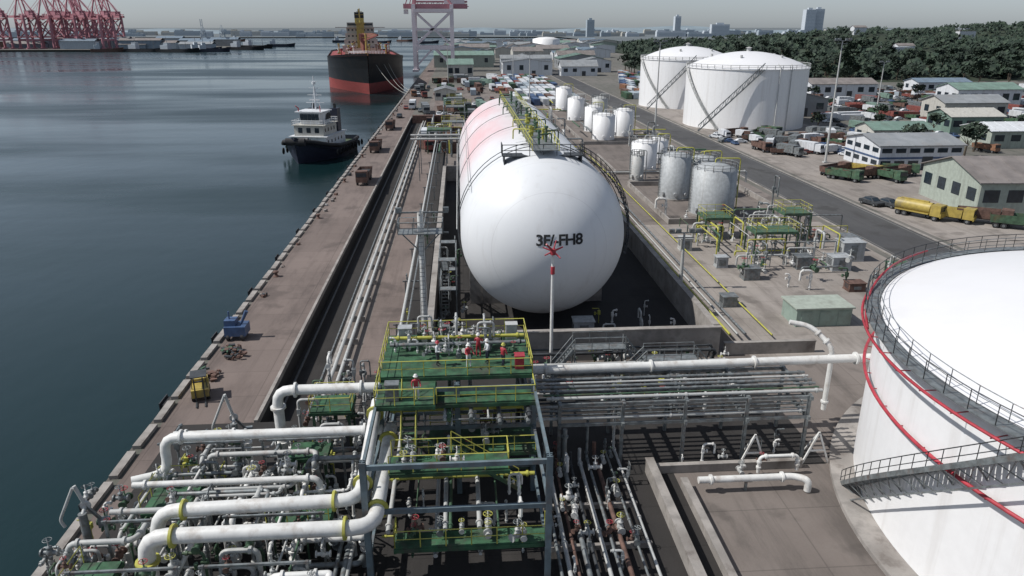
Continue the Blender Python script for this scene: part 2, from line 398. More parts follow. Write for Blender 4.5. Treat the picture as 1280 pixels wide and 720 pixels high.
for y,xx in ((75,-.3),(76.5,.6),(78.5,.5),(80,-.7),(81,-.4),(84,.3),(87,-.5),(88.5,.6),(90,0),(94,.5),(97,.4),(99,-.6),(101,0),(104,-.4),(108,.4),(112,.2),(116,-.3),(120,0),(126,.4)):
    m=MB(); h=rnd.uniform(.7,1.7); m.cyl((BX+xx,y,zt),(BX+xx,y,zt+h),.12,n=8); m.cyl((BX+xx,y,zt+h*.5),(BX+xx,y,zt+h*.5+.12),.27,n=10); m.cyl((BX+xx,y,zt+h-.1),(BX+xx,y,zt+h+.1),.22,n=10)
    m.tube([(BX+xx,y,zt+h*.75),(BX+xx+1.4*(1 if y%2 else -1.3),y+.8,zt+h*.75),(BX+xx+1.4*(1 if y%2 else -1.3),y+1.1,zt-.2)],.08,6,br=.3); part(bt,'relief_valve',m,rnd.choice([YEL,GRS,SIL,GRS]))
tcv=bpy.data.curves.new('t','FONT'); tcv.body='3F/-FH8'; tcv.size=1.7; tcv.align_x='CENTER'; tcv.resolution_u=3; tcv.offset=.045; tcv.space_character=.92
to=bpy.data.objects.new('t',tcv); COL.objects.link(to); bpy.context.view_layer.update()
tm=to.evaluated_get(bpy.context.evaluated_depsgraph_get()).to_mesh()
m=MB(); vv=[]
for v in tm.vertices:
    dx=v.co.x*.88+.75; dz=v.co.y*.84+1.0
    vv.append((BX+dx,BY0-math.sqrt((BR+.05)**2-dx*dx-dz*dz),BZ+dz))
m.add(vv,[tuple(p.vertices) for p in tm.polygons]); to.evaluated_get(bpy.context.evaluated_depsgraph_get()).to_mesh_clear()
bpy.data.objects.remove(to); part(bt,'painted_marking',m,BLK)
for nm,a in (('front',(-3.6,24.3,62.6,63.1)),('right',(23.8,24.3,63.1,150)),('left',(-3.6,-3.1,63.1,150)),('back',(-3.1,23.8,149.5,150))):
    m=MB(); m.bx(*a,0,3.0); m.bx(a[0]-.08,a[1]+.08,a[2]-.08,a[3]+.08,3.002,3.12)
    single('bund_wall',m,CON,'stained concrete containment wall beside the pressure tank','wall',((a[0]+a[1])/2,(a[2]+a[3])/2,0),'containment walls around the tank')
s=MB(); q(s,-3.1,23.8,63.1,149.5,.012); struct('shaded_bund_floor',s,G_D)

# ------------------------------------------------------------ vertical tanks
def big_tank(x,y,R,h,rise,label,a0,a1,railm,rr,nrad=96,extra=False,sp=2.5):
    t=thing('storage_tank',label,'storage tank',(x,y,0))
    m=MB(); m.rev((x,y,0),[(R,0),(R,h)],nrad); part(t,'shell',m,W)
    m=MB(); pr=[(R*(1-i/10) if i<10 else .05,h+rise*(1-(1-i/10)**2) ) for i in range(11)]
    m.rev((x,y,.0),pr,nrad); part(t,'roof',m,WR)
    m=MB(); m.rev((x,y,0),[(R+.02,h-.25),(R+.25,h-.25),(R+.25,h-.1),(R+.02,h-.1)],nrad,sm=False); part(t,'top_rim',m,W)
    m=MB(); n=int(2*pi*R/sp); pts=[(x+(R+.15)*cos(2*pi*i/n),y+(R+.15)*sin(2*pi*i/n),h) for i in range(n+1)]
    m.rail(pts,1.1,sp,rr); part(t,'railing',m,railm)
    m=MB(); m.cyl((x,y,h+rise-.1),(x,y,h+rise+1.0),.7,n=12); m.cyl((x,y,h+rise+1),(x,y,h+rise+1.3),1.1,.2,n=12); part(t,'roof_vent',m,WG)
    if not extra:
        for k in range(5):
            m=MB(); a=2*pi*k/5+.4; px,py=x+R*.6*cos(a),y+R*.6*sin(a); zz=h+rise*(1-.36); m.cyl((px,py,zz-.2),(px,py,zz+.8),.4,n=8); part(t,'roof_nozzle',m,WG)
    m=MB(); ns=16; pts=[]
    for i in range(ns+1):
        a=a0+(a1-a0)*i/ns; pts.append(Vector((cos(a),sin(a),h*i/ns)))
    P=lambda v,rad: Vector((x+v.x*rad,y+v.y*rad,v.z))
    for rad in (R+.1,R+1.1):
        pp=[P(v,rad) for v in pts]
        for a,b in zip(pp[:-1],pp[1:]): m.beam(a,b,.08,.3)
    NS=int(h/.25)
    for i in range(NS+1):
        a=a0+(a1-a0)*i/NS; v=Vector((cos(a),sin(a),h*i/NS)); m.beam(P(v,R+.1),P(v,R+1.1),.28,.05)
    for v in pts[1::2]: m.beam(P(v,R+1.1),P(Vector((v.x,v.y,v.z-1.2)),R+.05),.08)
    if extra:
        for a,b in zip(pts[:-1],pts[1:]):
            m.beam(P(a,R+1.1)-Vector((0,0,.1)),P(Vector((b.x,b.y,max(0,b.z-1.6))),R+.1),.05); m.beam(P(b,R+1.1)-Vector((0,0,.1)),P(Vector((a.x,a.y,max(0,a.z-1.2))),R+.1),.05)
            m.beam(P(Vector((a.x,a.y,max(0,a.z-1.5))),R+.9),P(Vector((b.x,b.y,max(0,b.z-1.5))),R+.9),.1)
    sg=part(t,'spiral_stair',m,WG if not extra else SIL)
    m=MB(); m.rail([P(v,R+1.1) for v in pts],1.1,1.5,rr); part(sg,'handrail',m,DKS if extra else railm)
    return t
tA=big_tank(91.6,237,18.7,18,4.6,'large white cylindrical tank with domed roof and spiral stair',math.radians(228),math.radians(180),WG,.08)
tB=big_tank(90.7,299,18,18,4.6,'large white cylindrical tank behind another, domed roof',math.radians(235),math.radians(185),WG,.1)
for (x,y,R) in ((91.6,237,18.7),(90.7,299,18)):
    t=thing('inclined_truss','inclined steel truss leaning against a white tank','truss',(x-12,y-R-3,0))
    m=MB(); m.beam((x-R-1,y-R+2,0),(x-2,y-R-.4,18),.35); m.beam((x-R-1,y-R+2,1.8),(x-2,y-R-.4,19.8),.25)
    for k in range(12):
        f=k/12; a=Vector((x-R-1,y-R+2,0)).lerp(Vector((x-2,y-R-.4,18)),f); m.beam(a,a+Vector((1.2,-.1,2.9)),.12); m.beam(a,a+Vector((0,0,1.8)),.12)
    part(t,'lattice',m,SIL)
    for dx in (3,7):
        m=MB(); m.tube([(x+dx,y-math.sqrt(R*R-dx*dx)-.3,.3),(x+dx,y-math.sqrt(R*R-dx*dx)-.3,18.6),(x+dx,y-R+2,19.4)],.14,6); single('tank_riser',m,WG,'slim pipe running up a white tank wall','pipe',(x+dx,y-R,0))
cx,cy,CR,CH=48.3,33.9,22.7,12.0
tC=big_tank(cx,cy,CR,CH,3.4,'nearby huge white cylindrical tank with slim railing and red pipes',math.radians(161),math.radians(198),SIL,.03,160,True,1.9)
for z,rad,r_ in ((11.5,23.75,.09),(7.9,23.1,.11)):
    m=MB(); m.tube([(cx+rad*cos(2*pi*i/120),cy+rad*sin(2*pi*i/120),z) for i in range(121)],r_,8)
    for i in range(0,60): a=2*pi*i/60; m.beam((cx+22.7*cos(a),cy+22.7*sin(a),z-.15),(cx+rad*cos(a),cy+rad*sin(a),z-.15),.05)
    part(tC,'cooling_ring_pipe',m,RED)
m=MB(); pts=[]
for i in range(14): a=math.radians(118+i*3.2); rad=CR+.35+.6*(i/13); pts.append((cx+rad*cos(a),cy+rad*sin(a),12.9-(i/13)**1.5*1.4))
m.tube(pts,.09,8); part(tC,'rim_pipe',m,RED)
m=MB(); m.rev((cx,cy,0),[(CR+.02,CH+.06),(CR+.95,CH+.06),(CR+.95,CH-.03),(CR+.02,CH-.03)],120,sm=False); wkc=part(tC,'rim_walkway',m,SIL)
m=MB(); n=90; m.rail([(cx+(CR+.95)*cos(2*pi*i/n),cy+(CR+.95)*sin(2*pi*i/n),CH+.06) for i in range(n+1)],1.1,3,.032); part(wkc,'outer_railing',m,DKS)
s=MB(); s.rev((cx,cy,0),[(CR,.3),(CR+1.6,.3),(CR+1.6,0)],120,sm=False); single('tank_foundation',s,CON,'circular concrete foundation ring under the white tank','foundation',(cx,cy,0))
def small_tank(x,y,R,h,mt,label,railm=SIL):
    t=thing('process_tank',label,'tank',(x,y,0),'small vertical tanks in a row')
    m=MB(); m.rev((x,y,.3),[(R,0),(R,h),(R*.5,h+R*.18),(.02,h+R*.26)],32); part(t,'shell',m,mt)
    m=MB(); m.rev((x,y,0),[(R+.3,0),(R+.3,.3),(.1,.3)],24,sm=False); part(t,'base',m,CON)
    m=MB(); n=16; m.rail([(x+R*cos(2*pi*i/n),y+R*sin(2*pi*i/n),h+.3) for i in range(n+1)],1.0,2,.05); part(t,'railing',m,railm)
    m=MB(); m.cyl((x-R-.2,y-.3,0),(x-R-.2,y-.3,h+1.3),.05,n=4); m.cyl((x-R-.2,y+.3,0),(x-R-.2,y+.3,h+1.3),.05,n=4)
    for i in range(int(h/.5)): m.beam((x-R-.2,y-.3,i*.5+.3),(x-R-.2,y+.3,i*.5+.3),.05)
    part(t,'ladder',m,railm)
    m=MB(); m.tube([(x,y,h+R*.26),(x,y,h+R*.26+1),(x+R+.4,y-.4,h+R*.26+1),(x+R+.4,y-.4,.5)],.1,6,br=.5); part(t,'vent_pipe',m,YEL if rnd.random()<.5 else WG)
    for a in (-100,-150,-60):
        m=MB(); a=math.radians(a); m.cyl((x+R*cos(a)*.98,y+R*sin(a)*.98,1.2),(x+(R+.35)*cos(a),y+(R+.35)*sin(a),1.2),.35,n=10); part(t,'manhole',m,mt)
for (x,y,R,h,mt,l) in ((42.3,119,3.7,7.4,ALU,'grey clad vertical tank among process pipes'),(39.2,131,2.7,7.6,ALU,'slim grey vertical tank beside a larger one'),(45,133,2.8,6.6,ALU,'grey vertical tank behind the process pipes'),
    (40,158,2.8,6.0,W,'small white vertical tank with railing'),(45.5,168,2.5,5,W,'small white vertical tank with railing'),(50,150,1.5,4,ALU,'narrow grey vertical vessel'),(36,147,1.3,5,WG,'narrow off white vertical vessel'),(40,205,3.1,6.5,W,'white vertical tank in a bund'),(47,212,3,7,W,'white vertical tank in a bund'),(40,222,2.6,7,W,'white vertical tank in a bund'),
    (39,250,2.8,7,W,'white vertical tank in a bund'),(46,244,2.6,7.5,WG,'off white vertical tank in a bund'),(39,280,3,8,W,'white vertical tank in a bund')):
    small_tank(x,y,R,h,mt,l)
for (x0,x1,y0,y1) in ((33,54,112,112.3),(33,54,142,142.3),(33,33.3,112.3,142),(33,54,196,196.3),(33,33.3,196.3,295),(54,54.3,112,295),(33,54,154,154.3),(33,33.3,154.3,176)):
    m=MB(); m.bx(x0,x1,y0,y1,0,.9); single('bund_wall',m,CON,'low concrete bund wall around small tanks','wall',((x0+x1)/2,(y0+y1)/2,0),'low bund walls')

# ------------------------------------------------------------ pipes
def pipeline(pts,r,mt,label='painted steel pipeline with flanged joints',fl=True,n=10,br=None,group=None,sup=False,fm=None):
    t=thing('pipeline',label,'pipe',pts[0],group)
    m=MB(); m.tube(pts,r,n,br=br or r*3.2); part(t,'pipe',m,mt)
    if fl and min(p[1] for p in pts)<62 and max(p[1] for p in pts)<70:
        for a,b in zip(pts[:-1],pts[1:]):
            a=Vector(a);b=Vector(b);L=(b-a).length
            if L>3*r*3.2:
                k=max(2,int(L/7)+1)
                for i in range(k):
                    m=MB(); f=(r*3.6+(L-r*7.2)*i/(k-1))/L; m.flange(a.lerp(b,f),b-a,r); part(t,'flange',m,fm or mt)
    if sup:
        for a,b in zip(pts[:-1],pts[1:]):
            a=Vector(a);b=Vector(b);L=(b-a).length
            if abs(a.z-b.z)<.01 and L>3:
                k=max(1,int(L/5))
                for i in range(k):
                    m=MB(); p=a.lerp(b,(i+.5)/k); m.bx(p.x-.08,p.x+.08,p.y-.08,p.y+.08,0,p.z-r); part(t,'pipe_support',m,SIL)
    return t
LW='thick white pipe with rounded elbows above the loading deck'
pipeline([(-6,46.2,6.3),(-13.1,46.2,6.3),(-13.1,46.2,1.0),(-13.1,43.5,1.0)],.36,WP,LW,n=16,br=1.0)
pipeline([(-5.4,41.3,5.8),(-19.0,41.3,5.8),(-19.0,41.3,3.2),(-21.0,40.5,3.2)],.31,WP,LW,n=16,br=1.0)
pipeline([(-5.9,43.5,6.6),(-5.9,34.0,5.8),(-16.6,34.0,5.6),(-17.0,34.0,3.0)],.38,WP,LW,n=16,br=1.1,fm=YEL)
pipeline([(-5.0,42.5,5.2),(-5.0,32.4,5.2),(-16.8,32.4,5.2),(-16.8,32.4,0)],.42,WP,LW,n=16,br=1.2,fm=YEL)
pipeline([(-20,38.6,4.2),(-9,38.6,4.2),(-9,38.6,1)],.2,WP,'white pipe across the green loading deck',br=.6)
pipeline([(-20.5,36.6,3.8),(-12.5,36.6,3.8),(-12.5,40,3.8),(-12.5,40,1)],.17,WG,'grey white pipe across the green loading deck',br=.6)
pipeline([(-19.5,44,4.4),(-14.8,44,4.4),(-14.8,44,.5)],.22,WP,'white elbowed pipe by the quay',br=.7)
pipeline([(-22,34.5,.3),(-22,34.5,3.4),(-18.3,34.5,3.4),(-18.3,36.5,3.4),(-18.3,36.5,.4)],.17,WG,'grey white looping pipe by the quay edge',br=.7)
for i,(x,r_,mt,z) in enumerate(((-11.9,.17,WG,.8),(-11.2,.17,WG,.8),(-15.9,.12,DKS,-1.1),(-13.5,.13,SIL,-1.1))):
    pipeline([(x,54,z),(x,250,z)],r_,mt,'long straight pipeline beside the quay road',group='pipelines along the quay')
pr_=MB(); pr_.bx(-.8,.8,-.15,.15,0,.6)
ps=single('pipe_sleeper',pr_,CON,'concrete sleeper under the quay pipelines','pipe support',(-11.5,56,0),'pipe sleepers',world=False)
for i in range(1,33): clone(ps,(-11.5,56+i*6,0))
for x,z,r_,mt in ((-6.2,2.6,.16,WG),(-5.6,2.6,.10,SIL),(26.6,.8,.12,YEL),(27.4,.8,.1,WG),(28.2,.8,.13,SIL),(31,.6,.08,YEL)):
    pipeline([(x,52 if x<0 else 66,z),(x,190,z)],r_,mt,'long pipeline running beside the pressure tank',group='pipelines beside the tank')
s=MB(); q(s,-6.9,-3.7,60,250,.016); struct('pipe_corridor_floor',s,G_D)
def portal(x0,x1,y,h):
    t=thing('pipe_support_frame','galvanised steel portal frame carrying pipes','frame',((x0+x1)/2,y,0),'pipe support frames')
    for x in (x0,x1):
        m=MB(); m.beam((x,y,0),(x,y,h),.16); part(t,'column',m,SIL)
    m=MB(); m.beam((x0-.3,y,h-.1),(x1+.3,y,h-.1),.15); part(t,'beam',m,SIL)
for y in range(54,190,13): portal(-6.7,-5.0,y,2.5)
portal(-8.5,-.5,150,9); portal(-8.5,-.5,158,9)
for z in (8.6,9.3): pipeline([(-10,150+z-9,z),(0,150+z-9,z)],.2,WG,'pipe crossing on a high portal frame')

# ------------------------------------------------------------ poles
def flood_mast(x,y,h,label):
    t=thing('flood_light_mast',label,'light mast',(x,y,0))
    m=MB(); m.cyl((x,y,0),(x,y,h),.28,.12,n=10); m.bx(x-.5,x+.5,y-.5,y+.5,0,.3); part(t,'pole',m,WG)
    m=MB(); m.beam((x-1.8,y,h),(x+1.8,y,h),.15); m.beam((x-1.2,y,h-.6),(x+1.2,y,h-.6),.12); part(t,'crossarm',m,SIL)
    for dx in (-1.6,-.8,.8,1.6):
        m=MB(); m.box((x+dx,y-.25,h+.3),(.6,.35,.5)); m.box((x+dx,y-.44,h+.28),(.5,.04,.4)); part(t,'floodlight',m,SIL)
flood_mast(84.8,165,27,'tall tapered floodlight mast with crossarm on the concrete yard')
flood_mast(54.8,206,26,'tall slim floodlight mast beside the small tanks')
flood_mast(100,330,22,'floodlight mast among parked vehicles'); flood_mast(28,300,20,'floodlight mast at the yard'); flood_mast(150,260,18,'light mast among the vehicle lot')
flood_mast(-6,420,22,'floodlight mast on the far quay'); flood_mast(30,420,22,'floodlight mast among containers')
flood_mast(26.2,82,7,'low yard lamp post beside the concrete wall')
PX,PY=-3.6,61.5
t=thing('white_mast','tall pale tubular mast with a small platform near its top','mast',(PX,PY,0))
m=MB(); m.cyl((PX,PY,0),(PX,PY,15),.34,.26,n=14); part(t,'pole',m,WP)
m=MB()
for z in (15,13.2): m.beam((PX-2.0,PY,z),(PX+2.4,PY,z),.13); m.beam((PX,PY-1,z),(PX,PY+1,z),.13)
m.bx(PX-1.9,PX+1.9,PY-.9,PY+.9,13.27,13.33)
for s_ in (-1,1): m.beam((PX+s_*1.7,PY,13.2),(PX,PY,11.4),.1)
br_=part(t,'platform',m,SIL)
m=MB(); m.rail([(PX-1.9,PY-.9,13.33),(PX+1.9,PY-.9,13.33),(PX+1.9,PY+.9,13.33),(PX-1.9,PY+.9,13.33),(PX-1.9,PY-.9,13.33)],1,1.2,.04); part(br_,'railing',m,SIL)
m=MB()
for y in (PY-.55,): 
    for dx in (-.22,.22): m.cyl((PX+dx,y,0),(PX+dx,y,13.3),.03,n=4)
    for k in range(33): m.beam((PX-.22,y,.4+k*.39),(PX+.22,y,.4+k*.39),.035)
part(t,'ladder',m,SIL)
for dx in (-1.8,2.2):
    m=MB(); m.box((PX+dx,PY-.3,15.3),(.5,.3,.4)); part(t,'floodlight',m,SIL)
MX=7.85; MZ=11.2
t=thing('fire_monitor_tower','white post topped by a red fire water monitor','fire monitor',(MX,60.8,0))
m=MB(); m.cyl((MX,60.8,0),(MX,60.8,MZ),.17,.13,n=10); part(t,'post',m,WP)
m=MB(); m.cyl((MX,60.8,MZ-1.8),(MX,60.8,MZ-1.1),.19,n=10); part(t,'red_band',m,RED)
m=MB(); m.cyl((MX,60.8,MZ),(MX,60.8,MZ+.5),.26,n=10)
for a,b,c,r in ((-.7,-.9,.9,.12),(.9,.4,.25,.1),(.55,-.8,-.4,.09),(-.75,-.1,-.35,.09),(.3,.3,.9,.08),(-.9,.2,.3,.08)): m.cyl((MX,60.8,MZ+.3),(MX+a,60.8+b,MZ+.3+c),r,r*.7,n=8)
part(t,'monitor_nozzle',m,RED)

# ------------------------------------------------------------ foreground steel structure
st=thing('steel_platform','multi level green decked steel platform with yellow railings','platform',(-.8,42,0))
X0,X1=-5.6,4.4
YF=33.8; ZT=8.3
for x in (X0,-.6,X1):
    for y in (YF,42.5,50):
        if x==-.6 and y<40: continue
        m=MB(); m.bx(x-.14,x+.14,y-.03,y+.03,0,ZT); m.bx(x-.17,x+.17,y-.2,y-.14,0,ZT); m.bx(x-.17,x+.17,y+.14,y+.2,0,ZT); m.bx(x-.03,x+.03,y-.137,y-.033,0,ZT-.01); m.bx(x-.03,x+.03,y+.033,y+.137,0,ZT-.01); part(st,'column',m,BLS)
def deck(par,x0,x1,y0,y1,z,mt=GRN,rails='nsew',sp=1.4,name='deck'):
    m=MB(); m.bx(x0,x1,y0,y1,z,z+.08)
    n=max(2,int((y1-y0)/2))
    for i in range(n+1):
        y=y0+(y1-y0)*i/n; m.bx(x0,x1,y-.06,y+.06,z-.25,z-.003)
    for x in (x0,x1): m.bx(x-.07,x+.07,y0-.07,y1+.07,z-.28,z-.006)
    d=part(par,name,m,[mt])
    zz=z+.08
    for k,a,b in (('s',(x0,y0),(x1,y0)),('n',(x0,y1),(x1,y1)),('w',(x0,y0),(x0,y1)),('e',(x1,y0),(x1,y1))):
        if k in rails: m=MB(); m.rail([(*a,zz),(*b,zz)],1.1,sp); part(d,'railing',m,YEL)
    return d
deck(st,X0,X1,43.5,50.4,ZT)
deck(st,X0,-2.0,40.2,43.4,ZT-.3,rails='sw')
deck(st,-1.9,X1,41.6,43.2,ZT-1.0,rails='se')
deck(st,-4.6,2.4,36.9,38.7,5.4,rails='sen')
deck(st,-4.2,X1,34.0,35.3,2.4,rails='swe')
deck(st,-2.5,X1,41,44,4.0,rails='sn')
for y in (YF,42.5,50):
    for z in (2.0,5.1,ZT-.4):
        if y==YF and z<3: continue
        m=MB(); m.beam((X0,y,z),(X1,y,z),.18,.28); part(st,'crossbeam',m,BLS)
for x in (X0,X1):
    for z in (2.0,5.1,ZT-.4): m=MB(); m.beam((x+.002,YF,z),(x+.002,50,z),.16,.28); part(st,'side_beam',m,BLS)
for a,b in (((X0,42.5,0),(X0,50,5.2)),((X1,42.5,0),(X1,50,5.2)),((X0,50.2,5.1),(X1,50.2,7.9)),((X1,50.3,5.1),(X0,50.3,7.9))):
    m=MB(); m.beam(a,b,.12); part(st,'brace',m,BLS)
m=MB(); m.stair((-3.6,39.1,5.5),(-3.6,42,ZT-.3),.9,0,1); part(st,'stair',m,[GRS,YEL])
m=MB(); m.stair((3.2,39.4,2.5),(-1,39.4,5.4),.8,0,1); part(st,'stair',m,[GRS,YEL])
for (x0,x1,y0,y1,z,r) in ((-19.5,-16.8,38,41.2,2.6,'nw'),(-12.0,-9.4,43,45.0,2.8,'n'),(-11.8,-8.2,36.4,38.4,2.6,'s'),(-21,-19,31.4,34.0,2.4,'w'),(-13.5,-10.4,29.2,31.0,2.4,'s'),(-11.6,-8.6,48.8,51.4,3.0,'snwe')):
    t=thing('loading_deck','small green grating deck with yellow railings among white pipes','platform',((x0+x1)/2,(y0+y1)/2,0),'green loading decks')
    deck(t,x0,x1,y0,y1,z,rails=r)
    for x in (x0+.2,x1-.2):
        for y in (y0+.2,y1-.2):
            m=MB(); m.beam((x,y,0),(x,y,z-.26),.18); part(t,'leg',m,GRS)
for y in (31,35,43):
    for x0 in (-20,-13.5):
        t=thing('pipe_support_frame','galvanised steel portal frame carrying pipes','frame',(x0+3,y,0),'pipe support frames')
        for x in (x0,x0+5.2):
            m=MB(); m.beam((x,y,0),(x,y,4.4),.14); part(t,'column',m,SIL)
        m=MB(); m.beam((x0-.2,y+.02,4.3),(x0+5.4,y+.02,4.3),.13); part(t,'beam',m,SIL)
def valvep(body=GRS,wheel=RED):
    t=thing('valve','flanged gate valve with hand wheel','valve',(0,0,-50),'valves on the process pipes')
    m=MB(); m.cyl((-.45,0,0),(.45,0,0),.13,n=10); m.cyl((-.5,0,0),(-.42,0,0),.24,n=12); m.cyl((.42,0,0),(.5,0,0),.24,n=12)
    m.rev((0,0,0),[(.01,-.24),(.18,-.14),(.22,0),(.16,.18),(.1,.3),(.17,.32),(.17,.38),(.05,.4),(.04,1.0),(.01,1.02)],10); part(t,'body',m,body,False)
    m=MB(); m.tube([(.24*cos(2*pi*i/14),.24*sin(2*pi*i/14),.85) for i in range(15)],.022,5)
    for k in range(3): a=k*pi/3; m.cyl((-.24*cos(a),-.24*sin(a),.85),(.24*cos(a),.24*sin(a),.85),.016,n=4)
    part(t,'hand_wheel',m,wheel,False); return t
VP=[valvep(),valvep(body=SIL,wheel=GRS),valvep(body=WG,wheel=SIL),valvep(body=WG,wheel=YEL),valvep(body=WP,wheel=DKS),valvep(body=SIL,wheel=SIL),valvep(body=WP,wheel=SIL),valvep(body=BRN,wheel=RED)]
def riserp(mt,h,r,L,two=False):
    t=thing('pipe_riser','vertical pipe riser bending over to a flanged end','pipe',(0,0,-60),'pipe risers among the decks')
    m=MB(); m.tube([(0,0,0),(0,0,h),(L,0,h)]+([(L,0,h*.5)] if two else []),r,8,br=r*3); part(t,'pipe',m,mt,False)
    m=MB(); m.flange((0,0,.3),(0,0,1),r); part(t,'flange',m,mt,False)
    m=MB(); m.flange((L*.8,0,h),(1,0,0),r); part(t,'flange',m,mt,False)
    m=MB(); m.flange((0,0,h*.55),(0,0,1),r); m.box((0,0,h*.55+.3),(.3,.3,.45)); m.cyl((0,0,h*.55+.2),(.45,0,h*.55+.2),.04,n=5); m.cyl((.45,0,h*.55+.05),(.45,0,h*.55+.35),.12,n=8); part(t,'actuator',m,mt,False); return t
RP=[riserp(SIL,2.6,.09,1.2),riserp(WG,3.0,.12,1.6,True),riserp(GRS,2.2,.08,1.0),riserp(YEL,1.8,.04,.8),riserp(SIL,3.4,.07,.9,True),riserp(WG,2.2,.13,1.2),riserp(WP,1.8,.1,.6),riserp(WP,2.4,.13,1.3,True),riserp(WG,2.8,.09,.7)]
def put_valves(n,x0,x1,y0,y1,zs,s0=.6,s1=1.1):
    for _ in range(n): clone(rnd.choice(VP),(rnd.uniform(x0,x1),rnd.uniform(y0,y1),rnd.choice(zs)+.4),rnd.choice((0,pi/2,pi/2*rnd.random())),sc_=rnd.uniform(s0,s1))
def put_risers(n,x0,x1,y0,y1,zs,s0=.6,s1=1.0):
    for _ in range(n): clone(rnd.choice(RP),(rnd.uniform(x0,x1),rnd.uniform(y0,y1),rnd.choice(zs)),rnd.choice((0,pi/2,pi,-pi/2)),sc_=rnd.uniform(s0,s1))
put_valves(28,-5,4,45.8,50,[ZT+.1]); put_risers(18,-5,3,46.5,50,[ZT+.1],.35,.8)
put_valves(8,-4,2,37,38.5,[5.5]); put_valves(8,-4,4,34.1,35.2,[2.5]); put_risers(14,-4,4,35.6,42,[2.5,4.1,0],.5,.8)
put_valves(64,-21,-7,28,46,[3.0,3.2,1.8]); put_risers(70,-21,-7,28.5,47,[0,0,1.0],.7,1.25)
put_risers(24,-24,-20.5,29,42,[0,.5],.6,1.0); put_valves(22,-24,-20.5,29,42,[1,2])
put_risers(18,-13,-7,47,58,[0,0,1],.7,1.1); put_valves(16,-13,-7,47,58,[1])
put_valves(8,-1,3,40.5,45,[4.1])
for i in range(44):
    y=rnd.uniform(28,46); z=rnd.choice((1.2,2.2,3.2,3.8)); x0=rnd.uniform(-20.5,-10); x1=x0+rnd.uniform(3,7); x1=min(x1,-6.2); mt=rnd.choice((SIL,SIL,WG,WG,WP,WG,WP))
    r_=rnd.choice((.06,.09,.13,.17,.2)); pipeline([(x0,y,.2),(x0,y,z),(x1,y,z),(x1,y+rnd.uniform(-1.5,1.5),z),(x1,y+1,.2)],r_,mt,'process pipe threading between the decks',group='process pipes')
for i in range(26):
    x=rnd.uniform(-20.5,-6.5); z=rnd.choice((1.4,2.4,3.5)); y0=rnd.uniform(28,40); y1=y0+rnd.uniform(3,7); mt=rnd.choice((SIL,GRS,WG,WG,SIL,WP))
    pipeline([(x,y0,.2),(x,y0,z),(x,y1,z),(x,y1,.3)],rnd.choice((.06,.09,.13,.18)),mt,'process pipe threading between the decks',group='process pipes')
for i in range(18):
    x=rnd.uniform(-5,4); z=rnd.choice((1.4,3.2,6.4,6.8)); pipeline([(x,34.5,z),(x,rnd.uniform(44,50),z),(x,50,.2)] if z<4 else [(x,40.5,z),(x,rnd.uniform(44,50),z),(x,50,.2)],rnd.choice((.06,.1,.14)),rnd.choice((SIL,DKS,GRS,WG)),'process pipe running through the steel platform',group='process pipes')
for i in range(14):
    y=rnd.uniform(35.5,49); z=rnd.choice((1.5,3.3,6.3,9.2)); y=max(y,46.8) if z>9 else y; pipeline([(-5.2,y,z),(4.2,y,z)],rnd.choice((.06,.1,.13)),rnd.choice((SIL,DKS,GRS,YEL)),'process pipe running through the steel platform',group='process pipes')
def arm(x,y,rz,mt,k):
    t=thing('marine_loader','articulated marine pipe loader standing folded by the quay','marine loader',(x,y,0),'marine loaders',rz=rz)
    m=MB(); m.cyl((0,0,0),(0,0,3.5),.24,n=10); m.cyl((0,0,0),(0,0,.15),.5,n=12); part(t,'column',m,mt,False)
    m=MB(); m.tube([(0,0,3.4),(0,.5,3.7),(-.4,.5,5.6*k)],.11,8,br=.3); m.flange((0,.5,3.7),(0,1,0),.2); part(t,'inboard_pipe',m,WG,False)
    m=MB(); m.tube([(-.4,.3,5.6*k),(-1.5,.3,3.2*k),(-1.3,.3,2.4)],.09,8,br=.3); part(t,'outboard_pipe',m,WG,False)
    m=MB(); m.beam((0,.5,3.7),(.7,.5,2.7),.15); m.box((.85,.5,2.5),(.6,.35,.6)); part(t,'counterweight',m,SIL,False)
for x,y,rz,k in ((-16.5,46.8,.2,1),(-22.3,37,0,.9)): arm(x,y,rz,SIL,k)
for x,y,z,a,b,h,mt in ((-4.3,49,ZT+.09,.9,.7,1.2,ALU),(3.4,49.4,ZT+.09,.8,.6,1.1,WG),(-1.5,49.6,ZT+.09,.7,.5,1.0,SIL),(3.6,44.4,ZT+.09,.6,.6,.9,RED),(-4.6,41.0,ZT-.21,.8,.6,1.1,SIL)):
    t=thing('control_cabinet','small steel control cabinet on the platform deck','cabinet',(x,y,z),'control cabinets')
    m=MB(); m.bx(x-a/2,x+a/2,y-b/2,y+b/2,z,z+h); m.bx(x-a/2-.05,x+a/2+.05,y-b/2-.05,y+b/2+.05,z+h+.001,z+h+.06); part(t,'body',m,mt)
    m=MB(); m.bx(x-a*.4,x+a*.4,y-b/2-.03,y-b/2-.003,z+.1,z+h-.1); part(t,'door',m,mt)

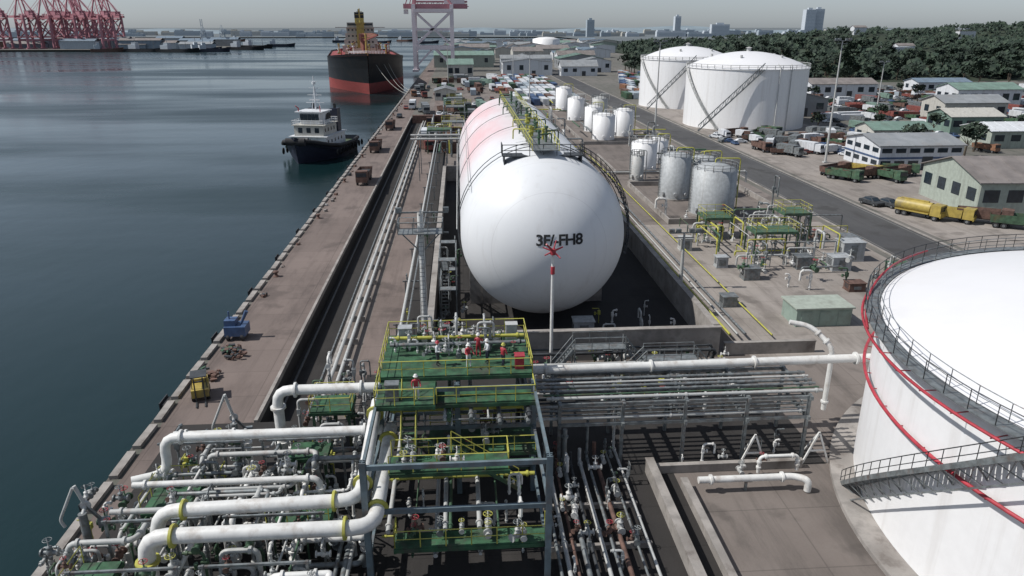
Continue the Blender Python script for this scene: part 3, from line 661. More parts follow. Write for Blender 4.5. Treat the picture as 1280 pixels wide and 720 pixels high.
# ------------------------------------------------------------ workers
def person(x,y,z,rz,top,leg,hat,label,pose=0):
    P=[];Rr=[];E=[]
    def add(p,r,par=None):
        P.append(p);Rr.append(r)
        if par is not None:E.append((par,len(P)-1))
        return len(P)-1
    pe=add((0,0,.95),.14); wa=add((0,0,1.12),.13,pe); ch=add((0,-.02,1.34),.16,wa); ne=add((0,-.03,1.5),.06,ch); he=add((0,-.05,1.62),.095,ne); add((0,-.04,1.71),.085,he)
    for s_ in (-1,1):
        sh_=add((s_*.2,-.02,1.42),.07,ch)
        fw=.28 if (pose==1 or s_==1) else .05
        el_=add((s_*.27,-.04-fw*.3,1.14),.05,sh_); ha=add((s_*.24,-.08-fw,.98+fw*.5),.035,el_); add((s_*.22,-.13-fw*1.2,.93+fw*.55),.035,ha)
        st_=.12*s_ if pose==2 else .02
        hp=add((s_*.1,0,.88),.1,pe); kn=add((s_*.12,-.04-st_,.5),.07,hp); an=add((s_*.13,.02-st_*.5,.1),.05,kn); add((s_*.14,-.15-st_*.5,.05),.04,an)
    me=bpy.data.meshes.new('person'); me.from_pydata(P,E,[])
    ob=bpy.data.objects.new('person_tmp',me); COL.objects.link(ob)
    ob.modifiers.new('s','SKIN')
    for i,v in enumerate(me.skin_vertices[0].data): v.radius=(Rr[i],Rr[i]*.85); v.use_root=(i==0)
    ob.modifiers.new('b','SUBSURF').levels=1
    bpy.context.view_layer.update()
    dg=bpy.context.evaluated_depsgraph_get(); m2=bpy.data.meshes.new_from_object(ob.evaluated_get(dg)); bpy.data.objects.remove(ob)
    m2.materials.clear()
    for k in (SKN,top,leg,BLK): m2.materials.append(k)
    for p in m2.polygons:
        c=p.center; p.use_smooth=True
        p.material_index=0 if c.z>1.5 or (abs(c.x)>.19 and c.z<1.13 and c.y<-.14) else 3 if c.z<.11 else 2 if c.z<.97 and abs(c.x)<.2 else 1
    o2=bpy.data.objects.new('person',m2); COL.objects.link(o2); o2.location=(x,y,z); o2.rotation_euler=(0,0,rz); o2['label']=label; o2['category']='person'
    m=MB(); m.rev((0,-.04,1.68),[(.165,0),(.125,.015),(.12,.07),(.085,.13),(.01,.15)],14); part(o2,'safety_helmet',m,hat,False)
PZ=ZT+.085
person(.2,44.6,PZ,.4,RED,WLW,WP,'worker in red jacket, pale trousers and white safety helmet, standing',1)
person(1.5,45.2,PZ,-1.2,WLW,NAV,WP,'worker in white shirt and white helmet holding the railing')
person(2.5,44.4,PZ,2.4,RED,NAV,YEL,'worker in red jacket and yellow helmet, stepping forward',2)
person(-1.9,45.1,PZ,1.2,WLW,DKS,RED,'worker in white shirt and red helmet beside valves',1)
person(.9,46.2,PZ,3.0,RED,RED,WP,'worker in red overalls facing away beside valves',1)
person(-3.1,40.8,ZT-.215,.2,RED,WLW,WP,'worker in red jacket standing on the lower deck')

# ------------------------------------------------------------ pipe rack
rk=thing('pipe_rack','long galvanised pipe rack with two tiers of pipes','pipe rack',(17,48,0))
for x in (6.5,11,15.5,20,24.5):
    for y in (45,49.5):
        m=MB(); m.beam((x,y,0),(x,y,5.3),.22); part(rk,'column',m,SIL)
    for z in (5.1,3.5):
        m=MB(); m.beam((x,44.6,z),(x,50,z),.2,.28); part(rk,'crossbeam',m,SIL)
for y in (44.9,49.6):
    for z in (3.5,5.1): m=MB(); m.beam((6.5,y,z),(24.5,y,z),.16,.22); part(rk,'side_beam',m,SIL)
pipeline([(4.8,49.3,5.7),(31.2,49.3,5.9)],.33,WP,'thick white pipe along the pipe rack reaching the big tank',n=16)
pipeline([(25.6,51.8,8.0),(27.2,51.4,7.8),(28.6,50.2,6.4),(28.6,50.2,1)],.2,WP,'white hooked pipe beside the big tank',n=12,br=.8)
for i,(y,r_,mt) in enumerate(((48.2,.12,SIL),(47.6,.09,WG),(47,.12,SIL),(46.4,.1,SIL),(45.8,.06,GRS),(45.3,.12,WG))):
    pipeline([(4.6+i*.2,y,5.4),(25.5,y,5.4)],r_,mt,'pipe on the upper tier of the pipe rack',group='pipe rack pipes')
    pipeline([(4.6,y,3.8),(26-i*.3,y,3.8)],r_,rnd.choice((SIL,DKS,WG)),'pipe on the lower tier of the pipe rack',group='pipe rack pipes')
for y,z,r_ in ((53,1.2,.15),(54,1.2,.12),(55.2,2.6,.2),(56.5,2.6,.14),(58.2,1,.12),(60,2,.15),(61,2,.1)):
    pipeline([(4.5,y,z),(23,y,z),(23,y+1,.3)],r_,rnd.choice((SIL,WG,DKS,WG)),'cross pipe in front of the containment wall',group='cross pipes',sup=True)
for x0,x1,y,zz in ((9.5,14,57.5,3.4),(15.5,20,56,2.8)):
    t=thing('access_platform','small galvanised crossover platform with stairs over pipes','platform',((x0+x1)/2,y,0),'crossover platforms')
    m=MB(); m.bx(x0,x1,y,y+1.4,zz,zz+.08); 
    for x in (x0,x1):
        for yy in (y,y+1.4): m.beam((x,yy,0),(x,yy,zz-.002),.12)
    d=part(t,'deck',m,SIL)
    for yy in (y,y+1.4): m=MB(); m.rail([(x0,yy,zz+.08),(x1,yy,zz+.08)]); part(d,'railing',m,SIL)
    m=MB(); m.stair((x1+2.6,y+.7,0),(x1,y+.7,zz),1.0); part(t,'stair',m,SIL)
    m=MB(); m.stair((x0-2.6,y+.7,0),(x0,y+.7,zz),1.0); part(t,'stair',m,SIL)
put_risers(24,5,24,51,62,[0,.3],.6,1.2); put_valves(36,5,24,51,62,[.6,1]); 
for i,x in enumerate((5.2,5.7,6.2,6.8,7.3,8.0,8.6,9.2,10.1,10.8)):
    pipeline([(x,22,.55),(x,43+i*.4,.55),(x,43+i*.4,3.6 if i%3==0 else 1.5)],(.1,.14,.09,.16,.1,.13,.1,.15,.08,.1)[i],(SIL,WG,BRN,SIL,DKS,WG,SIL,BRN,SIL,WG)[i],'pipe running low over the ground beside the steel platform',group='ground pipes')
for y in range(24,43,4):
    m=MB(); m.bx(4.9,11.1,y,y+.25,0,.38); single('pipe_sleeper',m,CON,'concrete sleeper under low ground pipes','pipe support',(8,y,0),'pipe sleepers')
put_valves(20,5.5,10.5,30,46,[.4]); put_risers(10,5.5,11.5,30,46,[0],.5,.8)
for x0,x1,y0,y1,h in ((12.6,13.1,20,44,1.1),(14.6,15.0,20,42,.7),(25,34,62.9,63.3,1.2),(13.1,24,43.7,44,.6)):
    m=MB(); m.bx(x0,x1,y0,y1,0,h); m.bx(x0-.05,x1+.05,y0-.05,y1+.05,h+.001,h+.08); single('bund_wall',m,CON,'low stained concrete bund wall across the yard','wall',((x0+x1)/2,(y0+y1)/2,0),'low bund walls')
s=MB(); q(s,13.1,14.6,20,43.7,.012); q(s,-23,12.6,20,53,.014); q(s,-9,12.6,53,61,.014); q(s,12.6,26,44.1,61,.014); struct('channel_and_shade_floor',s,G_D)  # channel floor, plus near-black sheets painting shade in gaps under decks and pipes
pipeline([(15.6,41.4,.95),(22.3,41.4,.95),(23.1,40.9,.95),(23.1,40.9,.1)],.24,WP,'low white pipe run over the yard concrete ending in an elbow',n=14,br=.7,sup=True)
pipeline([(20.5,43.1,.2),(20.5,43.1,1.5),(23.3,43.1,1.5),(23.3,43.1,.3)],.12,WP,'small white elbowed pipe by the tank')
for x in (19.5,24.2):
    m=MB(); y=45.2; m.beam((x,y-1,0),(x+1,y-1,2.6),.12); m.beam((x+2,y-1,0),(x+1,y-1,2.6),.12); m.beam((x+.4,y-1,1.1),(x+1.6,y-1,1.1),.1); m.beam((x+1,y+.8,0),(x+1,y-1,2.6),.1)
    single('pipe_trestle',m,WP,'white triangular steel trestle beside the tank','trestle',(x+1,y,0),'white trestles')
put_valves(4,15.5,24,42,46,[.3],.5,.8); put_risers(5,15.5,24.5,42,47,[0],.4,.7)

# ------------------------------------------------------------ process area
for i in range(34):
    x=rnd.uniform(34,52); y=rnd.uniform(86,112); z=rnd.choice((.8,1.6,2.6,3.6)); L=rnd.uniform(3,9)
    pts=[(x,y,.2),(x,y,z),(x+L,y,z),(x+L,y,.2)] if i%2 else [(x,y,.2),(x,y,z),(x,y+L,z),(x,y+L,.2)]
    pipeline(pts,rnd.choice((.06,.1,.13)),rnd.choice((YEL,GRS,YEL,SIL,WG)),'green and yellow process pipework on the concrete pad',group='process pipework')
put_risers(34,32,53,80,114,[0],.8,1.4); put_valves(40,33,53,82,114,[.5,1.2],.9,1.4)
for (x0,x1,y0,y1,z) in ((40,46,94,97.5,3.4),(47,51,101,105,4.2),(36,40,103,107,3.2)):
    t=thing('process_platform','steel process platform with green frame and yellow rails','platform',((x0+x1)/2,(y0+y1)/2,0),'process platforms')
    deck(t,x0,x1,y0,y1,z,mt=GRS)
    for x in (x0,x1):
        for y in (y0,y1): m=MB(); m.beam((x,y,0),(x,y,z-.3),.2); part(t,'leg',m,GRS)
def cabinet(x,y,sx,sy,h,mt,label):
    t=thing('equipment_housing',label,'equipment box',(x,y,0),'equipment boxes')
    m=MB(); m.bx(x-sx/2,x+sx/2,y-sy/2,y+sy/2,.15,h); m.bx(x-sx/2-.1,x+sx/2+.1,y-sy/2-.1,y+sy/2+.1,h,h+.1); m.bx(x-sx/2-.05,x+sx/2+.05,y-sy/2-.05,y+sy/2+.05,0,.15); part(t,'body',m,mt)
    m=MB(); m.bx(x-.45,x+.45,y-sy/2-.04,y-sy/2-.003,.3,h-.3); part(t,'door',m,SIL)
    m=MB()
    for i in range(5): m.bx(x-sx/2-.04,x-sx/2-.003,y-sy*.3,y+sy*.3,h*.4+i*.18,h*.4+i*.18+.08)
    part(t,'louvre',m,DKS)
for a in ((52.5,92,3,2.4,2.6,ALU),(49,88,2.5,2,1.8,ALU),(56,86,2.5,2,1.2,GRS),(44.5,89,2,2,1.6,SIL),(36,85,2,1.6,1.5,SIL),(31.5,98,1.6,1.6,1.8,WG),(12,68,2,1.5,2,ALU),(34,90,1.5,1.2,1.4,ALU),(55,97,2,3,1.8,SIL),(30,76,1.6,1.4,1.2,SIL),(47,80,2,1.5,1,BRN)): cabinet(*a,'metal equipment housing on the concrete pad')
for i in range(30):
    x=rnd.uniform(27,57); y=rnd.uniform(140,300); L=rnd.uniform(8,22); z=rnd.choice((.8,1.6,3))
    pipeline([(x,y,z),(x,y+L,z)] if i%2 else [(x,y,z),(min(x+L,57),y,z)],rnd.choice((.15,.2)),rnd.choice((YEL,WG,SIL,GRS)),'pipework between the small tanks',group='tank farm pipework')
put_risers(26,26,56,115,290,[0],1.2,2.2)

t=thing('green_shed','small pale grey green metal shed with flat lid','shed',(37.9,71,0))
m=MB(); m.bx(34.9,40.9,69.2,72.8,0,2.0); part(t,'wall',m,SHG)
m=MB(); m.bx(34.7,41.1,69.0,73,2.0,2.15); part(t,'roof',m,WLN)
for x in (36,38,40):
    m=MB(); m.bx(x-.6,x+.6,69.15,69.197,.2,1.7); part(t,'door',m,SHG)

# ------------------------------------------------------------ buildings
def building(x,y,sx,sy,h,rise,mw,mr,label,rz=0,axis='x',fl=1,nw=6,cat='building',group=None,dp=True,name='warehouse',z0=0):
    t=thing(name,label,cat,(x,y,z0),group,rz)
    a,b=sx/2,sy/2
    m=MB(); m.bx(-a,a,-b,b,-3 if z0 else 0,h)
    if rise:
        if axis=='x': 
            for X in (-a+.002,a-.002): m.add([(X,-b,h),(X,b,h),(X,0,h+rise)],[(0,1,2)])
        else:
            for Y in (-b+.002,b-.002): m.add([(-a,Y,h),(a,Y,h),(0,Y,h+rise)],[(0,1,2)])
    part(t,'wall',m,mw,False)
    m=MB(); e=.5
    if rise:
        k=rise/(b if axis=='x' else a)
        if axis=='x':
            for sg in (-1,1):
                m.add([(-a-e,sg*(b+e),h-k*e+.03),(a+e,sg*(b+e),h-k*e+.03),(a+e,0,h+rise+.03),(-a-e,0,h+rise+.03),(-a-e,sg*(b+e),h-k*e+.18),(a+e,sg*(b+e),h-k*e+.18),(a+e,0,h+rise+.2),(-a-e,0,h+rise+.2)],[(0,1,2,3),(4,5,6,7),(0,1,5,4),(1,2,6,5),(0,3,7,4)])
                for i in range(int(sx/3)): 
                    X=-a+i*3+1.5; m.beam((X,sg*(b+e),h-k*e+.2),(X,0,h+rise+.22),.12,.1)
        else:
            for sg in (-1,1):
                m.add([(sg*(a+e),-b-e,h-k*e+.03),(sg*(a+e),b+e,h-k*e+.03),(0,b+e,h+rise+.03),(0,-b-e,h+rise+.03),(sg*(a+e),-b-e,h-k*e+.18),(sg*(a+e),b+e,h-k*e+.18),(0,b+e,h+rise+.2),(0,-b-e,h+rise+.2)],[(0,1,2,3),(4,5,6,7),(0,1,5,4),(1,2,6,5),(0,3,7,4)])
                for i in range(int(sy/3)):
                    Y=-b+i*3+1.5; m.beam((sg*(a+e),Y,h-k*e+.2),(0,Y,h+rise+.22),.12,.1)
    else:
        m.bx(-a-.2,a+.2,-b-.2,b+.2,h,h+.25); m.bx(-a+1,-a+3,-b+1.5,-b+3.5,h+.25,h+1.6)
    part(t,'roof',m,mr,False)
    if dp:
        fh=h/fl
        for f in range(fl):
            z=f*fh+fh*.42
            for i in range(nw):
                X=-a+sx*(i+.5)/nw
                if f==0 and i==nw//2: continue
                m=MB(); ww=min(1.3,sx/nw*.36); m.bx(X-ww,X+ww,-b-.06,-b-.003,z,z+fh*.36); part(t,'window',m,GLS,False)
            n2=max(1,int(nw*sy/sx))
            for i in range(min(n2,6)):
                Y=-b+sy*(i+.5)/min(n2,6); m=MB(); ww=min(1.2,sy/n2*.36); m.bx(-a-.06,-a-.003,Y-ww,Y+ww,z,z+fh*.36); part(t,'window',m,GLS,False)
        X=-a+sx*(nw//2+.5)/nw; m=MB(); m.bx(X-1.2,X+1.2,-b-.07,-b-.003,0,min(3,h*.6)); part(t,'door',m,DKS,False)
    return t
building(104,121,36,18,5.8,2.7,WLN,RFD,'pale grey green warehouse with brown gabled roof and side windows',rz=math.radians(-4),nw=9)
ob=building(101,162,19,15,5.4,1.6,WLW,RFG,'white low office building with grey roof and blue trim',nw=6,fl=2)
m=MB(); m.bx(-9.56,9.56,-7.56,-7.505,2.5,2.9); part(ob,'blue_trim',m,BLU,False)
m=MB(); m.bx(-9.57,-9.505,-7.5,7.5,2.5,2.9); part(ob,'blue_trim',m,BLU,False)
building(118,195,16,10,4,1.5,WLC,RFN,'small cream house with green roof',nw=4,name='house')
building(146,188,18,12,4.5,1.5,WLN,WLW,'white roofed shed with pale green wall',nw=4)
building(152,215,16,12,5,1.8,RFN,WLC,'small building with green walls and cream roof',nw=4)
building(172,245,22,13,6,2,WLC,RFG,'cream building with grey gabled roof',nw=5)
building(118,262,22,14,6,2.5,RFG,RFG,'dark gabled shed with a peaked roof',axis='y',nw=4)
building(205,285,26,14,7,2,WLW,RFN,'white building with green roof at the hill foot',nw=6)
building(190,205,22,14,6,2,WLW,RFN,'white building with green roof',nw=5)
building(170,330,30,14,6,2,WLW,RFD,'white building with brown roof beside the vehicle lot',nw=6)
building(230,350,26,12,5,1.5,WLW,RFB,'long white shed with blue roof beside the trees',nw=6)
building(5,168,7,5,3.2,0,WLC,RFG,'small flat roofed control room by the pipe yard',nw=3)
building(-6,330,9,14,4,1.2,WLC,RFG,'small shed on the quay behind parked trucks',axis='y',nw=3)
roofs=[RFG,RFB,RFG,RFD,RFN,RFB]; walls=[WLC,WLW,WLN,RFG,WLW]
taken=[]
def ok(x,y,r):
    for a,b,c in taken:
        if (a-x)**2+(b-y)**2<(r+c)**2: return False
    taken.append((x,y,r)); return True
cnt=0
for _ in range(500):
    y=rnd.uniform(470,1350); x=rnd.uniform(-5,60+.19*(y-300)); sx=rnd.uniform(14,48); sy=rnd.uniform(12,34)
    if 55<x<75 and y<700: continue
    if not ok(x,y,max(sx,sy)*.6): continue
    building(x,y,sx,sy,rnd.uniform(5,9),rnd.uniform(1.5,3.5),rnd.choice(walls),rnd.choice(roofs),'industrial shed with a gabled metal roof in the port area',axis=rnd.choice('xy'),nw=4,dp=y<620,group='industrial sheds'); cnt+=1
    if cnt>80: break
t=thing('storage_tank','distant white cylindrical tank among sheds','storage tank',(110,960,0)); m=MB(); m.rev((110,960,0),[(17,0),(17,15),(9,17),(.1,17.5)],40); part(t,'shell',m,W)
def tower(x,y,sx,sy,h,mt,label):
    t=thing('tower_block',label,'tower block',(x,y,0),None); m=MB(); m.bx(x-sx/2,x+sx/2,y-sy/2,y+sy/2,0,h); m.bx(x-sx*.2,x+sx*.2,y-sy*.2,y+sy*.2,h,h+5); part(t,'wall',m,mt)
    k=int(h/4.2)
    for i in range(1,k): m=MB(); m.bx(x-sx*.46,x+sx*.46,y-sy/2-.3,y-sy/2-.01,i*4.2,i*4.2+1.5); part(t,'window_band',m,HZ2)
tower(1112,2400,32,25,80,HZ1,'pale apartment tower on the horizon'); tower(1150,2420,30,25,82,HZ1,'pale apartment tower on the horizon'); tower(395,2300,22,22,48,HZ2,'grey tower block on the horizon'); tower(745,2600,20,22,62,HZ1,'slim pale tower on the horizon'); tower(860,2500,60,20,36,HZ1,'pale slab block on the horizon')
for i in range(190):
    y=rnd.uniform(2320,3300); x=rnd.uniform(-1500,2300); sx=rnd.uniform(20,90); h=rnd.uniform(6,17)
    m=MB(); m.bx(-sx/2,sx/2,-10,10,0,h); m.bx(-sx/2+2,-sx/2+sx*.3,-8,8,h,h+4)
    for k in range(int(h/4)): m.bx(-sx*.45,sx*.45,-10.3,-10.01,k*4+1.5,k*4+2.8,1)
    single('distant_building',m,[rnd.choice((HZ1,HZ2,HZ2,WLC)),HZ2],'low distant building on the far shore','building',(x,y,0),'distant buildings',world=False)
for i in range(90):
    y=rnd.uniform(1100,1320); x=rnd.uniform(-1300,-360); sx=rnd.uniform(20,60); h=rnd.uniform(6,13)
    m=MB(); m.bx(-sx/2,sx/2,-9,9,0,h); m.add([(-sx/2-1,-10,h),(sx/2+1,-10,h),(sx/2+1,0,h+3),(-sx/2-1,0,h+3),(-sx/2-1,10,h),(sx/2+1,10,h)],[(0,1,2,3),(3,2,5,4)],1)
    single('port_shed',m,[rnd.choice((HZ2,RFG,RFB,BRN,HZ2)),rnd.choice((RFG,RFB,HZ2,RFD))],'low port shed on the distant pier','building',(x,y,0),'sheds on the distant pier',world=False)

# ------------------------------------------------------------ gantry cranes
def sts(x,y,rz,mt,mt2,label,s=1.0,out=55,up=False,tk=1.0):
    t=thing('gantry_crane',label,'gantry crane',(x,y,0),'ship to shore gantry cranes',rz); t.scale=(s,)*3
    for X in (-13,13):
        for Y in (-9,9):
            m=MB(); m.beam((X,Y,1.5),(X,Y*.92,44),1.5*tk,1.6*tk); m.bx(X-2,X+2,Y-3,Y+3,0,1.6); part(t,'leg',m,mt if X<0 and mt2 is not PNW else mt2,False)
    m=MB()
    for Y in (-9,9):
        m.beam((-13,Y,16),(13,Y,16),1.4*tk); m.beam((-13,Y,17),(13,Y,40),.9*tk); m.beam((13,Y,17),(-13,Y,40),.7*tk); m.beam((-13,Y,40),(13,Y,40),1.3*tk)
        if mt2 is PNW: m.beam((-13,Y,28),(13,Y,28),.9*tk); m.beam((-13,Y,3),(0,Y,16),.7*tk); m.beam((13,Y,3),(0,Y,16),.7*tk)
    for X in (-13,13):
        m.beam((X,-9,12),(X,9,12),1.4*tk); m.beam((X,-9,43),(X,9,43),1.4*tk); m.beam((X,-9,13),(X,9,30),.8*tk); m.beam((X,9,13),(X,-9,30),.8*tk); m.beam((X,-9,30),(X,9,42),.7*tk)
    part(t,'portal_frame',m,mt2,False)
    m=MB()
    tip=(-13-out,0,43) if not up else (-13-out*.3,0,43+out*.95)
    bk=32 if mt2 is not PNW else 24
    for Y in (-3,3):
        m.beam((-13,Y,43),(tip[0],Y,tip[2]),1.1*tk,1.8*tk); m.beam((-13,Y,43),(bk,Y,43),1.1*tk,1.8*tk); m.beam((-13,Y,46),(bk,Y,46),.6*tk)
    for i in range(10):
        f=i/10; a=Vector((-13,-3,43)).lerp(Vector((tip[0],-3,tip[2])),f); b=Vector((-13,3,43)).lerp(Vector((tip[0],3,tip[2])),f+.1); m.beam(a,b,.5)
        g_=-13+(bk+13)*f; m.beam((g_,-3,43),(g_+4.5,3,43),.5); m.beam((g_,-3,43),(g_+2.2,-3,46),.4); m.beam((g_+3.7,-3,43),(g_+2.2,-3,46),.4)
    part(t,'boom',m,mt,False)
    m=MB()
    for Y in (-5,5): m.beam((-13,Y*1.6,44),(-9,Y*.4,70),1.0*tk); m.beam((13,Y*1.6,44),(-9,Y*.4,70),.8*tk)
    m.beam((-9,-2,70),(-9,2,70),1.2); part(t,'apex_frame',m,mt,False)
    m=MB()
    for Y in (-2,2):
        m.beam((-9,Y,70),(tip[0]*.95 if not up else tip[0],Y,tip[2]+.5),.35); m.beam((-9,Y,70),(-13-out*.45,Y,43+(0 if not up else out*.4)),.3); m.beam((-9,Y,70),(bk-1,Y,44),.35)
    part(t,'stay_cable',m,mt,False)
    m=MB(); m.bx(8,22,-4,4,44.5,50); m.bx(7.5,22.5,-4.4,4.4,50,50.4); part(t,'machinery_house',m,PNW if mt2 is PNW else mt,False)
    m=MB(); m.bx(-20,-17,-1.5,1.5,38,41); part(t,'operator_cab',m,WLW,False)
sts(-17,545,0,PNK,PNW,'white and faded red gantry crane on the far quay',1,7,tk=1.7)
for i,(x,y,rz,up) in enumerate(((-600,1130,-.7,False),(-570,1135,-.6,False),(-535,1135,-.7,False),(-500,1135,-.8,False),(-640,1130,-.7,False),(-550,1190,-.6,True),(-515,1200,-.7,False),(-585,1200,-.7,False))):
    sts(x,y,rz,PNK,PNK,'faded red container gantry crane on the distant pier',1.0,50,up,tk=1.6)
for x in (-1050,-410,-380): sts(x,1280,-1.2,HZ2,HZ2,'small grey harbour crane on the distant pier',.45,50,x==-410)

# ------------------------------------------------------------ vessels (bow towards local -Y)
def hull(mb,L,B,zb,zs,zd,zbow,rake,NS=22,trs=.85,bowf=.28):
    st_=[(i/NS)**1.25 for i in range(NS+1)]
    grid=[]
    for s_ in st_:
        fw=min(1,s_/bowf); top=(1-(1-fw)**2.4)**.75 if fw<1 else 1
        if s_>.88: top*=1-(1-trs)*((s_-.88)/.12)**2
        zdk=zd+(zbow-zd)*max(0,1-s_/.35)**1.5
        row=[]
        zl=[zb,zs,zs+(zdk-zs)*.5,zdk]
        for k,z in enumerate(zl):
            qv=(z-zb)/(zdk-zb); wdt=B/2*max(.01,top)*(1-(1-fw)*.75*(1-qv))*(1 if s_<.85 else 1-(1-qv)*.35*(s_-.85)/.15)
            y=-L/2+s_*L-(1-s_)**6*rake*(qv**1.2)
            row.append((wdt,y,z))
        grid.append(row)
    for sg in (-1,1):
        vs=[(sg*w_,y,z) for row in grid for (w_,y,z) in row]
        for k in range(3):
            fs=[(i*4+k,(i+1)*4+k,(i+1)*4+k+1,i*4+k+1) for i in range(NS)]
            mb.add(vs,fs,1 if k==0 else 0,True)
    r=grid[-1]
    for k in range(3): mb.add([(-r[k][0],r[k][1],r[k][2]),(r[k][0],r[k][1],r[k][2]),(r[k+1][0],r[k+1][1],r[k+1][2]),(-r[k+1][0],r[k+1][1],r[k+1][2])],[(0,1,2,3)],1 if k==0 else 0)
    dv=[]
    for row in grid: w_,y,z=row[-1]; dv+= [(-w_*.985,y,z-1.0),(w_*.985,y,z-1.0)]
    d=MB(); d.add(dv,[(2*i,2*i+1,2*i+3,2*i+2) for i in range(NS)])
    return d
def box_part(par,nm,mt,*bs,world=False):
    m=MB()
    for b in bs: m.bx(*b)
    return part(par,nm,m,mt,world)
sh=thing('cargo_ship','black hulled cargo ship with red boot stripe and yellow funnel, moored','ship',(-59,484,-2.5),rz=math.radians(8))
m=MB(); dk=hull(m,196,42,-1,5.4,16.5,20,9); part(sh,'hull',m,[HBK,HRD],False); part(sh,'deck',dk,HRD,False)
for i in range(5):
    y=-62+i*24; box_part(sh,'hatch_cover',BRN,(-11,11,y,y+17,15.6,18.4))
for i in range(4):
    y=-41+i*25; m=MB(); m.cyl((0,y,15.6),(0,y,25),1.1,n=10); m.bx(-1.8,1.8,y-1.5,y+1.8,24,28); m.beam((0,y-1,25),(7,y-20,28),.9); m.beam((0,y,28),(7,y-20,28.4),.2); part(sh,'deck_crane',m,[VRD,ORG][i%2],False)
for i in range(40):
    m=MB(); x=rnd.uniform(-16,16); y=rnd.uniform(-82,55); h=rnd.uniform(1.5,7); m.bx(x-1,x+1,y-1.5,y+1.5,15.5,16.5); m.cyl((x,y,16),(x,y,16+h),.35,n=6); m.cyl((x,y,16+h),(x,y,16.6+h),.8,n=8); part(sh,'deck_ventilator',m,rnd.choice((VRD,YVL,WLW,ORG,HRD,BRN)),False)
box_part(sh,'superstructure',WLC,(-13,13,62,80,15.6,20),(-11.5,11.5,63,79,20,24),(-10.5,10.5,64,78,24,28),(-9.5,9.5,65,77,28,31.5),(-17,17,64,70,31.5,32),(-9,9,64.5,74,32,35))
for z,w_ in ((17.5,14.3),(21.5,13.3),(25.5,12.3),(29.5,11)): 
    for sy in range(-3,4): box_part(sh,'window',GLS,(sy*2.7-.6,sy*2.7+.6,(61.9 if z<20 else 62.9 if z<24 else 63.9 if z<28 else 64.9),(61.99 if z<20 else 62.99 if z<24 else 63.99 if z<28 else 64.99),z,z+1.2))
box_part(sh,'bridge_window',GLS,(-8.5,8.5,64.38,64.49,33,34.4))
m=MB(); m.bx(-3.2,3.2,80.5,87,15.6,38); part(sh,'funnel',m,YVL,False); m=MB(); m.bx(-3.3,3.3,80.4,87.1,38,42); m.cyl((0,83,42),(0,83,44),.8,n=8); part(sh,'funnel_cap',m,BLK,False)
m=MB(); m.bx(-2.6,2.6,58.5,61.6,15.6,34); m.bx(-3.2,3.2,58.2,61.8,34,35); part(sh,'mast_house',m,YVL,False)
m=MB(); m.cyl((0,60,35),(0,60,44),.4,n=8); m.beam((-3,60,40),(3,60,40),.3); m.beam((-2,59.8,42),(2,59.8,42),.3); part(sh,'mast',m,YVL,False)
m=MB(); m.cyl((0,-86,18),(0,-86,29),.5,n=8); m.beam((-2,-86,27),(2,-86,27),.3); part(sh,'foremast',m,YVL,False)
m=MB(); m.rail([(-9,-88,19.2),(0,-97,19.6),(9,-88,19.2)],1.2,2,.12); part(sh,'bow_rail',m,WLW,False)
for a,b in (((-38,393,12),(-24.3,360,.6)),((-36,397,12),(-24.3,372,.6)),((-42,387,13),(-24.3,350,.6))):
    m=MB(); A=Vector(a);B_=Vector(b); m.tube([A.lerp(B_,i/8)-Vector((0,0,2.5*4*(i/8)*(1-i/8))) for i in range(9)],.09,5); single('mooring_rope',m,WLC,'slack mooring rope from ship bow to quay','rope',b,'mooring ropes')
# tug
tg=thing('tugboat','stubby dark hulled harbour tug with layered white wheelhouse and tall mast','tugboat',(-37.6,200,-2.5),rz=math.radians(-12)); tg.scale=(1.12,.78,1.16)
m=MB(); dk=hull(m,36,12.5,-.8,.5,3.0,5.8,2.0,trs=.8,bowf=.45); part(tg,'hull',m,[NAV,NAV],False); part(tg,'deck',dk,GRS,False)
for s_ in (-1,1): m=MB(); m.tube([(s_*.6,-19.3,5.0),(s_*3.5,-16.5,4.6),(s_*5.6,-11,3.6),(s_*6.35,-4,2.8),(s_*6.4,8,2.6),(s_*5.4,17,2.6)],.42,8); part(tg,'rubber_fender',m,BLK,False)
m=MB(); m.cyl((-2.2,-18.9,4.8),(2.2,-18.9,4.8),.8,n=10); part(tg,'bow_fender',m,BLK,False)
for i in range(9):
    for s_ in (-1,1):
        m=MB(); y=-8+i*3; m.rev((0,0,0),[(.5,-.2),(.75,-.1),(.75,.1),(.5,.2)],10); m.v=[(s_*6.6+c,y+a,1.6+b) for a,b,c in m.v]; part(tg,'tyre_fender',m,BLK,False)
box_part(tg,'deckhouse',WLW,(-4.2,4.2,-9,9,2,4.9),(-4.6,4.6,-9.4,9.4,4.901,5.0))
box_part(tg,'deckhouse',WLC,(-3.5,3.5,-8,4,5.0,7.3),(-3.9,3.9,-8.6,4.6,7.301,7.4))
m=MB()
a=[(-2.2,-6,7.4),(2.2,-6,7.4),(2.9,-3,7.4),(2.6,1,7.4),(-2.6,1,7.4),(-2.9,-3,7.4)]; b=[(x*1.12,y*1.08,10.0) for x,y,z in a]
m.add(a+b,[(i,(i+1)%6,(i+1)%6+6,i+6) for i in range(6)]+[(6,7,8,9,10,11)]); m.bx(-3.3,3.3,-7,1.8,10.01,10.25); part(tg,'wheelhouse',m,WLW,False)
for s_ in range(-2,3): box_part(tg,'window',GLS,(s_*.9-.4,s_*.9+.4,-6.55,-6.36,8.3,9.7))
for s_ in (-1,1):
    for k in range(3): box_part(tg,'window',GLS,(s_*3.02-.14,s_*3.02+.14,-3.4+k*1.5,-2.2+k*1.5,8.3,9.7))
for s_ in (-1,0,1): box_part(tg,'window',GLS,(s_*2-.5,s_*2+.5,-8.06,-8.003,5.7,6.8))
